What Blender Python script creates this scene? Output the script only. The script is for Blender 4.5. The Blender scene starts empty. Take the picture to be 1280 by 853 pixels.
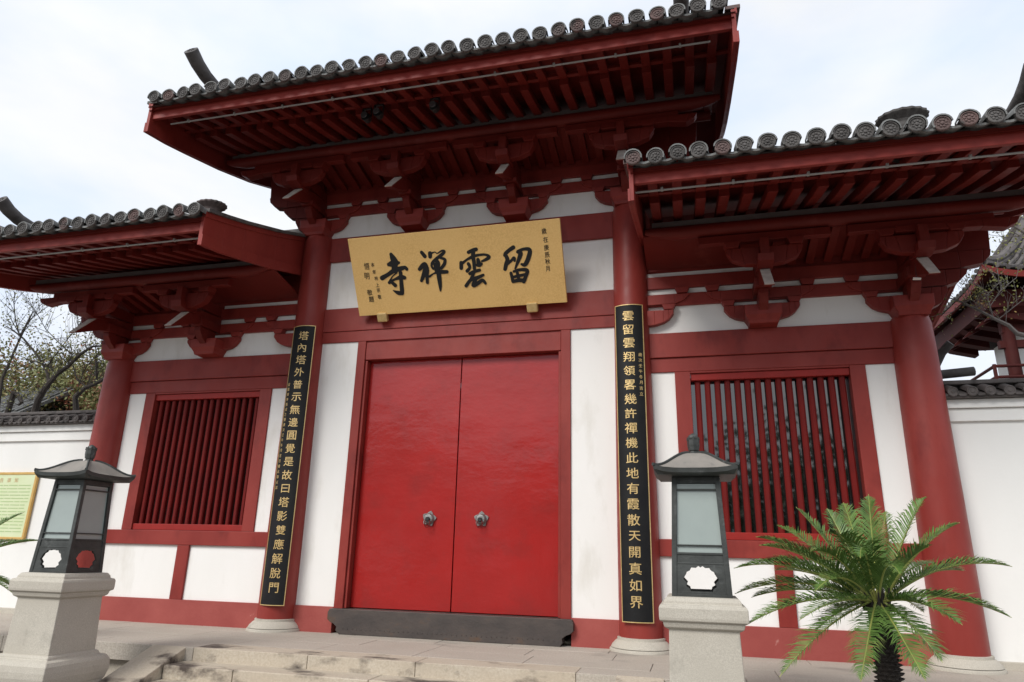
import bpy, math, random
from mathutils import Vector, Matrix
R = math.radians
S = bpy.context.scene
COL = S.collection
# ---------------------------------------------------------------- camera
cam_data = bpy.data.cameras.new('camera')
cam = bpy.data.objects.new('camera', cam_data); COL.objects.link(cam)
cam_data.sensor_width = 36.0; cam_data.lens = 853.0 / 1280.0 * 36.0
cam_data.clip_start = 0.05; cam_data.clip_end = 3000
def cam_axes(yaw, pitch, roll):
    cy, sy, cp, sp = math.cos(yaw), math.sin(yaw), math.cos(pitch), math.sin(pitch)
    f = Vector((sy*cp, cy*cp, sp)); r = Vector((cy, -sy, 0)); u = r.cross(f)
    cr, sr = math.cos(roll), math.sin(roll)
    return f, r*cr + u*sr, u*cr - r*sr
_f, _r, _u = cam_axes(R(-14.76286629), R(17.2341695), R(1.35741375))
M = Matrix((( _r.x, _u.x, -_f.x, 3.49045735), (_r.y, _u.y, -_f.y, -9.95010666), (_r.z, _u.z, -_f.z, 1.19565259), (0, 0, 0, 1)))
cam.matrix_world = M
S.camera = cam
# ---------------------------------------------------------------- world, sun, exposure
SUN_EL, SUN_AZ = 40.0, 26.0      # azimuth: how far the sun stands to the left of straight in front of the gate
w = bpy.data.worlds.new('World'); S.world = w; w.use_nodes = True
nt = w.node_tree; nt.nodes.clear()
def N(tree, typ, **kw):
    n = tree.nodes.new(typ)
    for k, v in kw.items():
        if k.startswith('i_'):
            n.inputs[int(k[2:])].default_value = v
        else: setattr(n, k, v)
    return n
sky = N(nt, 'ShaderNodeTexSky', sky_type='NISHITA'); sky.sun_disc = False
sky.sun_elevation = R(SUN_EL); sky.sun_rotation = R(180 + SUN_AZ)
bg1 = N(nt, 'ShaderNodeBackground'); bg1.inputs[1].default_value = 0.07
nt.links.new(sky.outputs[0], bg1.inputs[0])
tc = N(nt, 'ShaderNodeTexCoord'); mp = N(nt, 'ShaderNodeMapping'); mp.inputs['Scale'].default_value = (1, 1, 2.2)
nz = N(nt, 'ShaderNodeTexNoise'); nz.inputs['Scale'].default_value = 1.7; nz.inputs['Detail'].default_value = 7; nz.inputs['Roughness'].default_value = .52
nt.links.new(tc.outputs['Generated'], mp.inputs[0]); nt.links.new(mp.outputs[0], nz.inputs['Vector'])
rp = N(nt, 'ShaderNodeValToRGB'); rp.color_ramp.elements[0].position = .30; rp.color_ramp.elements[0].color = (.86, .86, .86, 1)
rp.color_ramp.elements[1].position = .60; rp.color_ramp.elements[1].color = (1, 1, 1, 1)
nt.links.new(nz.outputs['Fac'], rp.inputs[0])
nz2 = N(nt, 'ShaderNodeTexNoise'); nz2.inputs['Scale'].default_value = 2.6; nz2.inputs['Detail'].default_value = 5
nt.links.new(mp.outputs[0], nz2.inputs['Vector'])
cr2 = N(nt, 'ShaderNodeValToRGB'); cr2.color_ramp.elements[0].position = .38; cr2.color_ramp.elements[0].color = (.60, .68, .82, 1)
cr2.color_ramp.elements[1].position = .62; cr2.color_ramp.elements[1].color = (.765, .775, .79, 1)
nt.links.new(nz2.outputs['Fac'], cr2.inputs[0])
bg2 = N(nt, 'ShaderNodeBackground'); bg2.inputs[1].default_value = 1.0; nt.links.new(cr2.outputs[0], bg2.inputs[0])
mx = N(nt, 'ShaderNodeMixShader'); ow = N(nt, 'ShaderNodeOutputWorld')
nt.links.new(rp.outputs[0], mx.inputs[0]); nt.links.new(bg1.outputs[0], mx.inputs[1]); nt.links.new(bg2.outputs[0], mx.inputs[2]); nt.links.new(mx.outputs[0], ow.inputs[0])
sl = bpy.data.lights.new('sun', 'SUN'); sl.energy = 2.2; sl.angle = R(26); sl.color = (1, .965, .92)
so = bpy.data.objects.new('sun', sl); COL.objects.link(so)
sd = Vector((-math.sin(R(SUN_AZ))*math.cos(R(SUN_EL)), -math.cos(R(SUN_AZ))*math.cos(R(SUN_EL)), math.sin(R(SUN_EL))))
so.rotation_euler = sd.to_track_quat('Z', 'Y').to_euler(); so.location = sd*40
S.view_settings.view_transform = 'Standard'; S.view_settings.look = 'None'
S.view_settings.exposure = 0.42; S.view_settings.gamma = 1.0; S.view_settings.use_curve_mapping = False
S.render.engine = 'CYCLES'; S.cycles.max_bounces = 6; S.cycles.diffuse_bounces = 4; S.cycles.use_denoising = True

# ---------------------------------------------------------------- materials
def mat(name, base, var=None, rough=.6, rvar=0, bump=0, bscale=40, vscale=1.5, metal=0, spec=.5, stain=None, sscale=1.2, sthr=(.52, .66),
        coat=0, coatr=.1, ior=1.5, trans=0, fine=None, fscale=60, objrand=None, stretch=(1, 1, 1), bstretch=None, alpha=1, bdist=.01, grid=None):
    m = bpy.data.materials.new(name); m.use_nodes = True; t = m.node_tree; L = t.links.new
    b = t.nodes['Principled BSDF']
    b.inputs['Roughness'].default_value = rough; b.inputs['Metallic'].default_value = metal
    b.inputs['Specular IOR Level'].default_value = spec; b.inputs['IOR'].default_value = ior
    b.inputs['Coat Weight'].default_value = coat; b.inputs['Coat IOR'].default_value = 1.55; b.inputs['Coat Roughness'].default_value = coatr
    b.inputs['Transmission Weight'].default_value = trans
    g = N(t, 'ShaderNodeNewGeometry')
    def vec(st):
        p = N(t, 'ShaderNodeMapping'); p.inputs['Scale'].default_value = st; L(g.outputs['Position'], p.inputs[0]); return p.outputs[0]
    def noise(sc, det, st=(1, 1, 1), ro=.55):
        n = N(t, 'ShaderNodeTexNoise'); n.inputs['Scale'].default_value = sc; n.inputs['Detail'].default_value = det; n.inputs['Roughness'].default_value = ro
        L(vec(st), n.inputs['Vector']); return n.outputs['Fac']
    def ramp(fac, a, c):
        r = N(t, 'ShaderNodeMapRange'); r.inputs['From Min'].default_value = a; r.inputs['From Max'].default_value = c; L(fac, r.inputs['Value']); return r.outputs[0]
    def mixc(fac, a, c, blend='MIX'):
        x = N(t, 'ShaderNodeMix', data_type='RGBA', blend_type=blend)
        for s_, v in ((6, a), (7, c)):
            if isinstance(v, tuple): x.inputs[s_].default_value = (*v, 1)
            else: L(v, x.inputs[s_])
        if isinstance(fac, (int, float)): x.inputs[0].default_value = fac
        else: L(fac, x.inputs[0])
        return x.outputs[2]
    col = base
    if var: col = mixc(ramp(noise(vscale, 6, stretch), .35, .65), base, var)
    if fine: col = mixc(ramp(noise(fscale, 3), .38, .62), col, fine)
    if objrand:
        oi = N(t, 'ShaderNodeObjectInfo'); col = mixc(ramp(oi.outputs['Random'], objrand[1], objrand[2]), col, objrand[0])
    if stain: col = mixc(ramp(noise(sscale, 7, stretch, .62), *sthr), col, stain)
    if isinstance(col, tuple): b.inputs['Base Color'].default_value = (*col, 1)
    else: L(col, b.inputs['Base Color'])
    if rvar:
        r = N(t, 'ShaderNodeMapRange'); r.inputs['To Min'].default_value = rough - rvar; r.inputs['To Max'].default_value = rough + rvar
        r.inputs['From Min'].default_value = .3; r.inputs['From Max'].default_value = .7
        L(noise(4, 5), r.inputs['Value']); L(r.outputs[0], b.inputs['Roughness'])
    if bump:
        bp = N(t, 'ShaderNodeBump'); bp.inputs['Strength'].default_value = bump; bp.inputs['Distance'].default_value = bdist
        L(noise(bscale, 5, bstretch or (1, 1, 1)), bp.inputs['Height']); L(bp.outputs[0], b.inputs['Normal'])
        if coat: L(bp.outputs[0], b.inputs['Coat Normal'])
    return m
MT = dict(
 red = mat('red_paint', (.215, .024, .018), (.265, .036, .027), spec=.3, rough=.5, rvar=.08, bump=.25, bscale=9, bdist=.01, stain=(.165, .018, .014), sscale=2.2, sthr=(.52, .70), stretch=(1, 1, .55)),
 redplinth = mat('weathered_red_plinth_paint', (.27, .045, .037), (.33, .068, .055), rough=.7, bump=.3, bscale=25, stain=(.48, .22, .19), sscale=3.0, sthr=(.66, .70)),
 redcol = mat('red_column_paint', (.215, .026, .020), (.275, .042, .033), spec=.3, rough=.45, stain=(.17, .02, .016), sscale=1.6, sthr=(.54, .70), rvar=.1, bump=.2, bscale=6, stretch=(1, 1, .4)),
 redeave_shade = mat('red_paint_eave_shade', (.155, .014, .009), (.125, .012, .008), spec=.25, rough=.55, bump=.2, bscale=14, stain=(.17, .024, .018), sscale=2.5, sthr=(.58, .66)),  # the red paint again, its colour darkened for shade under the eaves
 bar = mat('window_bar_red', (.15, .007, .005), (.12, .006, .005), rough=.6, spec=.2, vscale=4),
 door = mat('glossy_red_door_lacquer', (.34, .008, .006), (.30, .007, .005), rough=.45, spec=.25, bump=.42, bscale=1.5, bdist=.025, bstretch=(1, 1, 1.8), coat=.55, coatr=.08, rvar=.06, stain=(.23, .008, .006), sscale=2.0, sthr=(.5, .8)),
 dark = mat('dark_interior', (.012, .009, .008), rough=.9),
 plaster = mat('white_lime_plaster', (.82, .805, .775), (.79, .775, .74), rough=.9, bump=.3, bscale=30, bdist=.004, stain=(.66, .635, .58), sscale=1.6, sthr=(.55, .74), stretch=(1, 1, .35)),
 plaster2 = mat('white_wall_paint', (.79, .785, .755), (.755, .75, .72), rough=.9, bump=.25, bscale=22, bdist=.004, stain=(.68, .67, .635), sscale=.8, sthr=(.58, .72), stretch=(1, 1, .5)),
 tile = mat('grey_roof_tile', (.078, .071, .067), (.115, .108, .103), rough=.8, bump=.5, bscale=35, vscale=6, stain=(.05, .045, .042), sscale=5, sthr=(.5, .65), objrand=((.13, .082, .075), .78, .86)),
 tilehood = mat('pale_grey_tile', (.13, .13, .125), (.19, .195, .19), rough=.8, bump=.4, bscale=40, vscale=8, stain=(.08, .075, .07), sscale=6, sthr=(.5, .62)),
 capstone = mat('dark_wall_tile', (.075, .066, .062), (.12, .105, .10), rough=.85, bump=.6, bscale=30, vscale=5, stain=(.04, .036, .034), sscale=4, sthr=(.5, .65)),
 stone = mat('beige_granite', (.43, .38, .31), (.50, .45, .375), rough=.85, bump=.35, bscale=70, vscale=2.0, fine=(.40, .355, .29), fscale=60, stain=(.20, .175, .145), sscale=1.3, sthr=(.60, .68)),
 paving = mat('worn_stone_paving', (.42, .375, .315), (.49, .445, .38), rough=.85, bump=.3, bscale=40, vscale=1.2, fine=(.38, .335, .28), fscale=50, stain=(.27, .245, .21), sscale=.9, sthr=(.58, .70), stretch=(.6, 1, 1)),
 step = mat('stained_step_granite', (.47, .40, .31), (.52, .46, .37), rough=.85, bump=.35, bscale=60, vscale=2.5, fine=(.44, .375, .29), fscale=45, stain=(.075, .058, .047), sscale=1.7, sthr=(.53, .63), stretch=(.6, 1, 1)),
 granite = mat('speckled_granite', (.47, .435, .365), (.53, .495, .42), rough=.8, bump=.4, bscale=120, bdist=.003, vscale=3, fine=(.41, .375, .315), fscale=110, stain=(.27, .25, .21), sscale=2.3, sthr=(.58, .75)),
 bronze = mat('dark_patinated_metal', (.040, .043, .040), (.065, .07, .066), rough=.55, metal=.35, bump=.3, bscale=30, vscale=6, stain=(.10, .105, .10), sscale=8, sthr=(.6, .7)),
 lroof = mat('dusty_lantern_roof', (.26, .235, .205), (.20, .185, .165), rough=.75, bump=.3, bscale=30, vscale=5, stain=(.13, .12, .11), sscale=5, sthr=(.55, .68)),
 frost = mat('frosted_lantern_glass', (.34, .39, .365), (.30, .345, .325), rough=.18, vscale=2, spec=.6),
 pane = mat('dark_tinted_glass', (.010, .012, .012), rough=.03, ior=2.1, spec=.5),
 gold = mat('matte_gold_leaf', (.82, .52, .185), (.74, .455, .15), rough=.55, vscale=2, fine=(.84, .545, .205), fscale=45, bump=.35, bscale=90, bdist=.003, bstretch=(3, 1, 1), metal=.12),
 goldt = mat('gold_lettering', (.72, .52, .24), (.60, .42, .17), rough=.4, metal=.45, vscale=20),
 ink = mat('black_ink_lettering', (.006, .006, .007), rough=.4),
 lacq = mat('black_lacquer_board', (.008, .008, .009), (.012, .012, .012), spec=.22, rough=.55, vscale=5, bump=.2, bscale=60),
 iron = mat('dark_iron_plate', (.060, .050, .046), (.085, .068, .060), rough=.55, metal=.3, bump=.4, bscale=18, vscale=3, stain=(.11, .065, .04), sscale=3, sthr=(.6, .72), stretch=(1, 1, 2)),
 silver = mat('grey_cast_metal', (.30, .30, .29), (.20, .20, .19), rough=.45, metal=.7, vscale=20, bump=.4, bscale=50),
 rail = mat('grey_conduit', (.30, .28, .26), rough=.5),
 greyboard = mat('dusty_grey_board', (.12, .10, .095), (.09, .07, .065), rough=.9, vscale=3),
 beakend = mat('pale_beak_end_paint', (.55, .50, .45), (.42, .36, .32), rough=.8, vscale=8),
 maroon = mat('dark_maroon_timber', (.060, .010, .008), (.045, .008, .007), rough=.7, spec=.2, vscale=3),
 dust = mat('dust_covered_paint', (.42, .36, .33), (.30, .20, .18), rough=.9, vscale=6),
 leaf = mat('cycad_leaf_green', (.060, .125, .025), (.13, .215, .050), rough=.42, vscale=7, spec=.4, stain=(.22, .24, .07), sscale=3, sthr=(.58, .7)),
 rachis = mat('cycad_stalk', (.34, .34, .09), (.24, .28, .07), rough=.5, vscale=6),
 dry = mat('withered_leaf', (.42, .27, .13), (.33, .20, .09), rough=.8, vscale=9),
 railred = mat('window_rail_red', (.30, .016, .011), (.25, .014, .010), rough=.5, spec=.3, vscale=4),
 bark = mat('dark_bark', (.022, .018, .015), (.045, .036, .030), rough=.95, bump=.8, bscale=25, vscale=6, stretch=(1, 1, .4)),
 twig = mat('grey_twig', (.10, .088, .08), (.17, .15, .14), rough=.9, vscale=4),
 leafy = mat('yellow_green_leaf', (.22, .21, .05), (.12, .14, .035), rough=.6, vscale=2.5, stain=(.34, .17, .05), sscale=1.8, sthr=(.58, .66)),
 leafg = mat('olive_tree_leaf', (.13, .15, .045), (.22, .20, .07), rough=.65, vscale=1.2, stain=(.26, .09, .05), sscale=.8, sthr=(.53, .60)),
 leafd = mat('dark_green_leaf', (.045, .075, .025), (.08, .11, .035), rough=.6, vscale=1.5),
 sign = mat('pale_green_notice', (.60, .67, .40), (.64, .70, .45), rough=.5, vscale=3),
 signfr = mat('brass_notice_frame', (.62, .40, .13), (.56, .34, .09), rough=.4, vscale=8, metal=.2),
 signtx = mat('notice_green_print', (.40, .52, .24), rough=.6),
 signhd = mat('notice_orange_print', (.62, .42, .20), rough=.6),
 ground = mat('courtyard_ground', (.17, .155, .14), (.22, .20, .18), rough=.9, bump=.3, bscale=20, vscale=.8, stain=(.11, .10, .09), sscale=.5, sthr=(.58, .7)),
 white = mat('white_plastic', (.75, .74, .70), rough=.5),
 black = mat('black_metal', (.012, .012, .012), rough=.5),
 lens = mat('lamp_lens', (.06, .06, .062), rough=.15, spec=.6),
)
# ---------------------------------------------------------------- building helpers
def wl(o):
    v = Vector((0, 0, 0))
    while o is not None: v += o.location; o = o.parent
    return v
class MB:
    def __init__(s): s.v = []; s.f = []; s.mi = []; s.cur = 0
    def add(s, vs, fs):
        n = len(s.v); s.v += [tuple(p) for p in vs]
        for f in fs: s.f.append(tuple(i + n for i in f)); s.mi.append(s.cur)
        return s
    def box(s, x0, x1, y0, y1, z0, z1):
        return s.add([(x0,y0,z0),(x1,y0,z0),(x1,y1,z0),(x0,y1,z0),(x0,y0,z1),(x1,y0,z1),(x1,y1,z1),(x0,y1,z1)],
                     [(0,3,2,1),(4,5,6,7),(0,1,5,4),(1,2,6,5),(2,3,7,6),(3,0,4,7)])
    def prism(s, poly, ax, a0, a1):
        # poly in the plane normal to ax: ax='x' -> (y,z); 'y' -> (x,z); 'z' -> (x,y)
        n = len(poly)
        def P(p, a): return {'x': (a, p[0], p[1]), 'y': (p[0], a, p[1]), 'z': (p[0], p[1], a)}[ax]
        vs = [P(p, a0) for p in poly] + [P(p, a1) for p in poly]
        fs = [tuple(range(n)), tuple(range(2*n-1, n-1, -1))] + [(i, i+n, (i+1) % n + n, (i+1) % n) for i in range(n)]
        return s.add(vs, fs)
    def strip(s, top, bot, ax, a0, a1):   # a slab between two matching outlines (avoids concave faces)
        for i in range(len(top)-1):
            s.prism([top[i], top[i+1], bot[i+1], bot[i]], ax, a0, a1)
        return s
    def tube(s, pts, rad, n=8, cap=True):
        pts = [Vector(p) for p in pts]; k = len(pts)
        if not hasattr(rad, '__len__'): rad = [rad]*k
        base = len(s.v); prev = None
        for i, p in enumerate(pts):
            d = (pts[min(i+1, k-1)] - pts[max(i-1, 0)]).normalized()
            a = prev if prev is not None else (Vector((0, 0, 1)) if abs(d.z) < .9 else Vector((1, 0, 0)))
            a = (a - d*a.dot(d)).normalized(); prev = a; b = d.cross(a)
            for j in range(n):
                t = 2*math.pi*j/n; s.v.append(tuple(p + (a*math.cos(t) + b*math.sin(t))*rad[i]))
        for i in range(k-1):
            for j in range(n):
                s.f.append((base+i*n+j, base+i*n+(j+1) % n, base+(i+1)*n+(j+1) % n, base+(i+1)*n+j)); s.mi.append(s.cur)
        if cap:
            s.f.append(tuple(base+j for j in reversed(range(n)))); s.f.append(tuple(base+(k-1)*n+j for j in range(n))); s.mi += [s.cur]*2
        return s
    def lathe(s, prof, c=(0, 0, 0), n=24, axis='z'):
        base = len(s.v)
        for r, h in prof:
            for j in range(n):
                t = 2*math.pi*j/n; a, b = r*math.cos(t), r*math.sin(t)
                s.v.append((c[0]+a, c[1]+b, c[2]+h) if axis == 'z' else (c[0]+a, c[1]+h, c[2]+b))
        for i in range(len(prof)-1):
            for j in range(n):
                s.f.append((base+i*n+j, base+i*n+(j+1) % n, base+(i+1)*n+(j+1) % n, base+(i+1)*n+j)); s.mi.append(s.cur)
        s.f.append(tuple(base+j for j in range(n))); s.f.append(tuple(base+(len(prof)-1)*n+j for j in range(n))); s.mi += [s.cur]*2
        return s
    def square(s, prof, c=(0, 0, 0)):   # stacked squares (half size, z)
        base = len(s.v)
        for h, z in prof:
            for a, b in ((-1,-1),(1,-1),(1,1),(-1,1)): s.v.append((c[0]+a*h, c[1]+b*h, c[2]+z))
        for i in range(len(prof)-1):
            for j in range(4):
                s.f.append((base+i*4+j, base+i*4+(j+1) % 4, base+(i+1)*4+(j+1) % 4, base+(i+1)*4+j)); s.mi.append(s.cur)
        s.f.append((base+3, base+2, base+1, base)); e = base+(len(prof)-1)*4; s.f.append((e, e+1, e+2, e+3)); s.mi += [s.cur]*2
        return s
    def mesh(s, name, mats, off=Vector((0, 0, 0)), smooth=False):
        me = bpy.data.meshes.new(name)
        me.from_pydata([(x-off.x, y-off.y, z-off.z) for x, y, z in s.v], [], s.f)
        if not isinstance(mats, (list, tuple)): mats = [mats]
        for m in mats: me.materials.append(m)
        me.polygons.foreach_set('material_index', s.mi)
        import bmesh
        b = bmesh.new(); b.from_mesh(me); bmesh.ops.recalc_face_normals(b, faces=b.faces); b.to_mesh(me); b.free()
        if smooth:
            me.polygons.foreach_set('use_smooth', [True]*len(me.polygons)); 
            try: me.set_sharp_from_angle(angle=R(38))
            except Exception: pass
        me.update(); return me
    def build(s, name, mats, parent=None, smooth=False, bevel=0, kind=None, label=None):
        off = wl(parent) if parent else Vector((0, 0, 0))
        o = link(name, s.mesh(name, mats, off, smooth), parent, bevel)
        if kind: o['kind'] = kind
        if label: o['label'] = label
        return o
def link(name, me, parent=None, bevel=0, loc=None):
    o = bpy.data.objects.new(name, me); COL.objects.link(o)
    if parent: o.parent = parent
    if loc is not None: o.location = Vector(loc) - (wl(parent) if parent else Vector((0, 0, 0)))
    if bevel:
        b = o.modifiers.new('bevel', 'BEVEL'); b.width = bevel; b.segments = 2; b.limit_method = 'ANGLE'; b.angle_limit = R(40)
    return o
def thing(name, label, cat, loc=(0, 0, 0), group=None):
    o = bpy.data.objects.new(name, None); COL.objects.link(o); o.location = loc; o.empty_display_size = .2
    o['label'] = label; o['category'] = cat
    if group: o['group'] = group
    return o
def tag(o, label, cat, group=None):
    o['label'] = label; o['category'] = cat
    if group: o['group'] = group
    return o
def bx(name, m, parent, x0, x1, y0, y1, z0, z1, bevel=.006, **k):
    return MB().box(x0, x1, y0, y1, z0, z1).build(name, m, parent, bevel=bevel, **k)
def curve_mesh(name, loops, extr, m):   # filled outline with holes; loops are in a flat x,y plane
    c = bpy.data.curves.new(name, 'CURVE'); c.dimensions = '2D'; c.fill_mode = 'BOTH'; c.extrude = extr
    for lp in loops:
        sp = c.splines.new('POLY'); sp.points.add(len(lp)-1); sp.use_cyclic_u = True
        for i, p in enumerate(lp): sp.points[i].co = (p[0], p[1], 0, 1)
    o = bpy.data.objects.new(name, c); COL.objects.link(o); bpy.context.view_layer.update()
    me = bpy.data.meshes.new_from_object(o.evaluated_get(bpy.context.evaluated_depsgraph_get()))
    bpy.data.objects.remove(o); bpy.data.curves.remove(c); me.name = name; me.materials.clear(); me.materials.append(m); return me
_glyph = {}
def glyph(ch, off=0.0):     # outline of one character as (verts, faces), centred, one unit high
    if ch in _glyph: return _glyph[ch]
    c = bpy.data.curves.new('glyph', 'FONT'); c.body = ch; c.align_x = 'CENTER'; c.offset = off; c.resolution_u = 3
    o = bpy.data.objects.new('glyph', c); COL.objects.link(o); bpy.context.view_layer.update()
    me = bpy.data.meshes.new_from_object(o.evaluated_get(bpy.context.evaluated_depsgraph_get()))
    import bmesh
    b = bmesh.new(); b.from_mesh(me)      # cut into narrow strips so that the letter can follow a curved board
    for k in range(1, 12): bmesh.ops.bisect_plane(b, geom=b.verts[:]+b.edges[:]+b.faces[:], plane_co=(-.6+.1*k, 0, 0), plane_no=(1, 0, 0))
    b.to_mesh(me); b.free()
    vs = [v.co.copy() for v in me.vertices]; fs = [tuple(p.vertices) for p in me.polygons]
    bpy.data.objects.remove(o); bpy.data.curves.remove(c); bpy.data.meshes.remove(me)
    xs = [v.x for v in vs]; ys = [v.y for v in vs]; cx = (min(xs)+max(xs))/2; cy = (min(ys)+max(ys))/2
    _glyph[ch] = ([(v.x-cx, v.y-cy) for v in vs], fs); return _glyph[ch]
random.seed(7)
# ================================================================ GROUND AND PLATFORM
g = MB(); g.add([(-600,-600,-.45),(600,-600,-.45),(600,900,-.45),(-600,900,-.45)], [(0,1,2,3)])
g = g.build('ground', MT['ground']); g['kind'] = 'structure'
pl = bx('platform', MT['stone'], None, -14, 14, -1.98, 6, -.45, -.02, bevel=0); pl['kind'] = 'structure'
rr = random.Random(3)
ys = [-2.10, -1.68, -1.05, -.45, .30]
for k in range(4):
    x = -12.0 + rr.uniform(0, .8)
    while x < 11.5:
        wd = rr.uniform(1.0, 1.5) if k else rr.uniform(1.25, 1.9)
        th = .20 if k == 0 else .06
        zt = rr.uniform(-.003, .0)
        o = bx('paving_slab', MT['step' if k == 0 and -2.6 < x+wd/2 < 2.6 else 'paving'], pl, x+.003, x+wd-.003, ys[k]+.003, ys[k+1]-.003, -th, zt, bevel=.006)
        x += wd
# steps
st = thing('stone_steps', 'worn stained granite steps climbing to the platform between two sloping side slabs', 'steps', (0, -2.45, -.45))
for r_, (ya, yb, zt) in enumerate([(-2.46, -2.05, -.15), (-2.80, -2.40, -.30)]):
    x = -2.62; cuts = [(-2.62, -1.68, .0, 1.72, 2.62), (-2.62, -.75, .9, 2.62)][r_]
    for a, b in zip(cuts, cuts[1:]):
        bx('step_block', MT['step'], st, a+.004, b-.004, ya, yb, -.45 if r_ else -.31, zt - rr.uniform(0, .004), bevel=.012)
for sx in (-1, 1):
    x0, x1 = sorted((sx*2.63, sx*3.12))
    MB().prism([(-2.08, .004), (-2.08, -.3), (-2.9, -.45), (-3.12, -.45), (-3.12, -.40)], 'x', x0, x1).build('side_slab', MT['step'], st, bevel=.01)
# ================================================================ THE GATE
gate = thing('temple_gate', 'red and white temple gate with three grey tiled roofs and closed double doors', 'gate', (0, 0, 0))
CX = [-6.52, -2.74, 2.74, 6.52]
for cx in CX:
    mid = abs(cx) < 3; top = 6.50 if mid else 4.40
    pr = [(.288, .13), (.288, .6), (.284, 1.6), (.275, 2.8), (.265, 3.8), (.255, top-.1), (.23, top)]
    c = MB().lathe(pr, (cx, 0, 0), 40).build('column', MT['redcol'], gate, smooth=True)
    MB().lathe([(.42, -.01), (.42, .02), (.41, .035), (.375, .04), (.40, .045), (.385, .075), (.34, .12), (.315, .135), (.315, .165), (.29, .17)], (cx, 0, 0), 40).build('column_base', MT['granite'], c, smooth=True)
RED, PLA = MT['red'], MT['plaster']
def beam(x0, x1, z0, z1, y0=0.0, name='beam', m=None, y1=.2): return bx(name, m or RED, gate, x0, x1, y0, y1, z0, z1, bevel=.008)
def panel(x0, x1, z0, z1, y=.028): return bx('plaster_panel', PLA, gate, x0-.03, x1+.03, y, .17, z0-.02, z1+.02, bevel=0)
# central bay
beam(-2.6, 2.6, 6.022, 6.472, -.03, 'architrave')
beam(-2.6, 2.6, 4.720, 5.136, -.01); beam(-2.6, 2.6, 4.526, 4.714, 0)
panel(-2.6, 2.6, 5.136, 6.022)
for s in (-1, 1):
    a, b = sorted((s*1.80, s*2.6)); panel(a, b, .362, 4.526)
    a, b = sorted((s*1.652, s*1.80)); bx('door_jamb', RED, gate, a, b, -.005, .22, .34, 4.523, bevel=.008)
    a, b = sorted((s*1.80, s*2.6)); bx('red_plinth', MT['redplinth'], gate, a, b, -.012, .2, -.01, .362, bevel=.006)
    a, b = sorted((s*1.61, s*1.648)); bx('door_reveal', RED, gate, a, b, .03, .3, .35, 4.19, bevel=.004)
bx('door_header', RED, gate, -1.649, 1.649, .012, .25, 4.20, 4.49, bevel=.008)
bx('header_trim', RED, gate, -1.649, 1.649, .03, .2, 4.49, 4.524, bevel=.0)
# doors
for s in (-1, 1):
    a, b = sorted((s*.008, s*1.606))
    d = bx('door_leaf', MT['door'], gate, a, b, .15, .21, .352, 4.197, bevel=.006)
    kx = -.405 if s < 0 else .424; kz = 1.665
    kb = MB(); star = []
    for i in range(20):
        t = R(i*18 + (12 if s < 0 else 2)); rad = .118 if i % 4 == 0 else (.098 if i % 2 else .084); star.append((kx + rad*math.sin(t), kz + rad*math.cos(t)))
    kb.prism(star, 'y', .125, .15); kb.lathe([(.085, .0), (.08, -.03), (.062, -.05), (.05, -.052)], (kx, .128, kz), 20, 'y')
    k = kb.build('knocker', MT['silver'], d, smooth=True)
    ring = MB(); ring.tube([(kx+.045*math.cos(t), .055+.0, kz-.075+.055*math.sin(t)) for t in [R(q*20) for q in range(19)]], .007, 6, False)
    ring.cur = 1; ring.lathe([(.036, .0), (.036, -.03), (.025, -.04)], (kx, .085, kz-.012), 14, 'y')
    me = ring
    o = me.build('knocker_ring', [MT['bar'], MT['black']], d, smooth=True)
# threshold with scalloped ends
thr = [(-1.62, 0), (1.66, 0), (1.70, .05), (1.69, .10), (1.74, .14), (1.80, .16), (1.845, .20), (1.845, .30), (1.82, .345), (-1.80, .345), (-1.83, .30), (-1.83, .20), (-1.78, .16), (-1.72, .14), (-1.67, .10), (-1.68, .05)]
t_ = MB(); 
top = [(p[0], p[1]) for p in thr]
t_.prism(thr, 'y', -.11, .13); th_o = t_.build('threshold', MT['iron'], gate, bevel=.005)
sb = MB()
for i in range(44): sb.lathe([(.009, 0), (.006, -.006)], (-1.56 + i*.073, -.11, .075 + .004*math.sin(i)), 6, 'y')
sb.build('stud_row', MT['iron'], th_o, kind='stuff')
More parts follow.
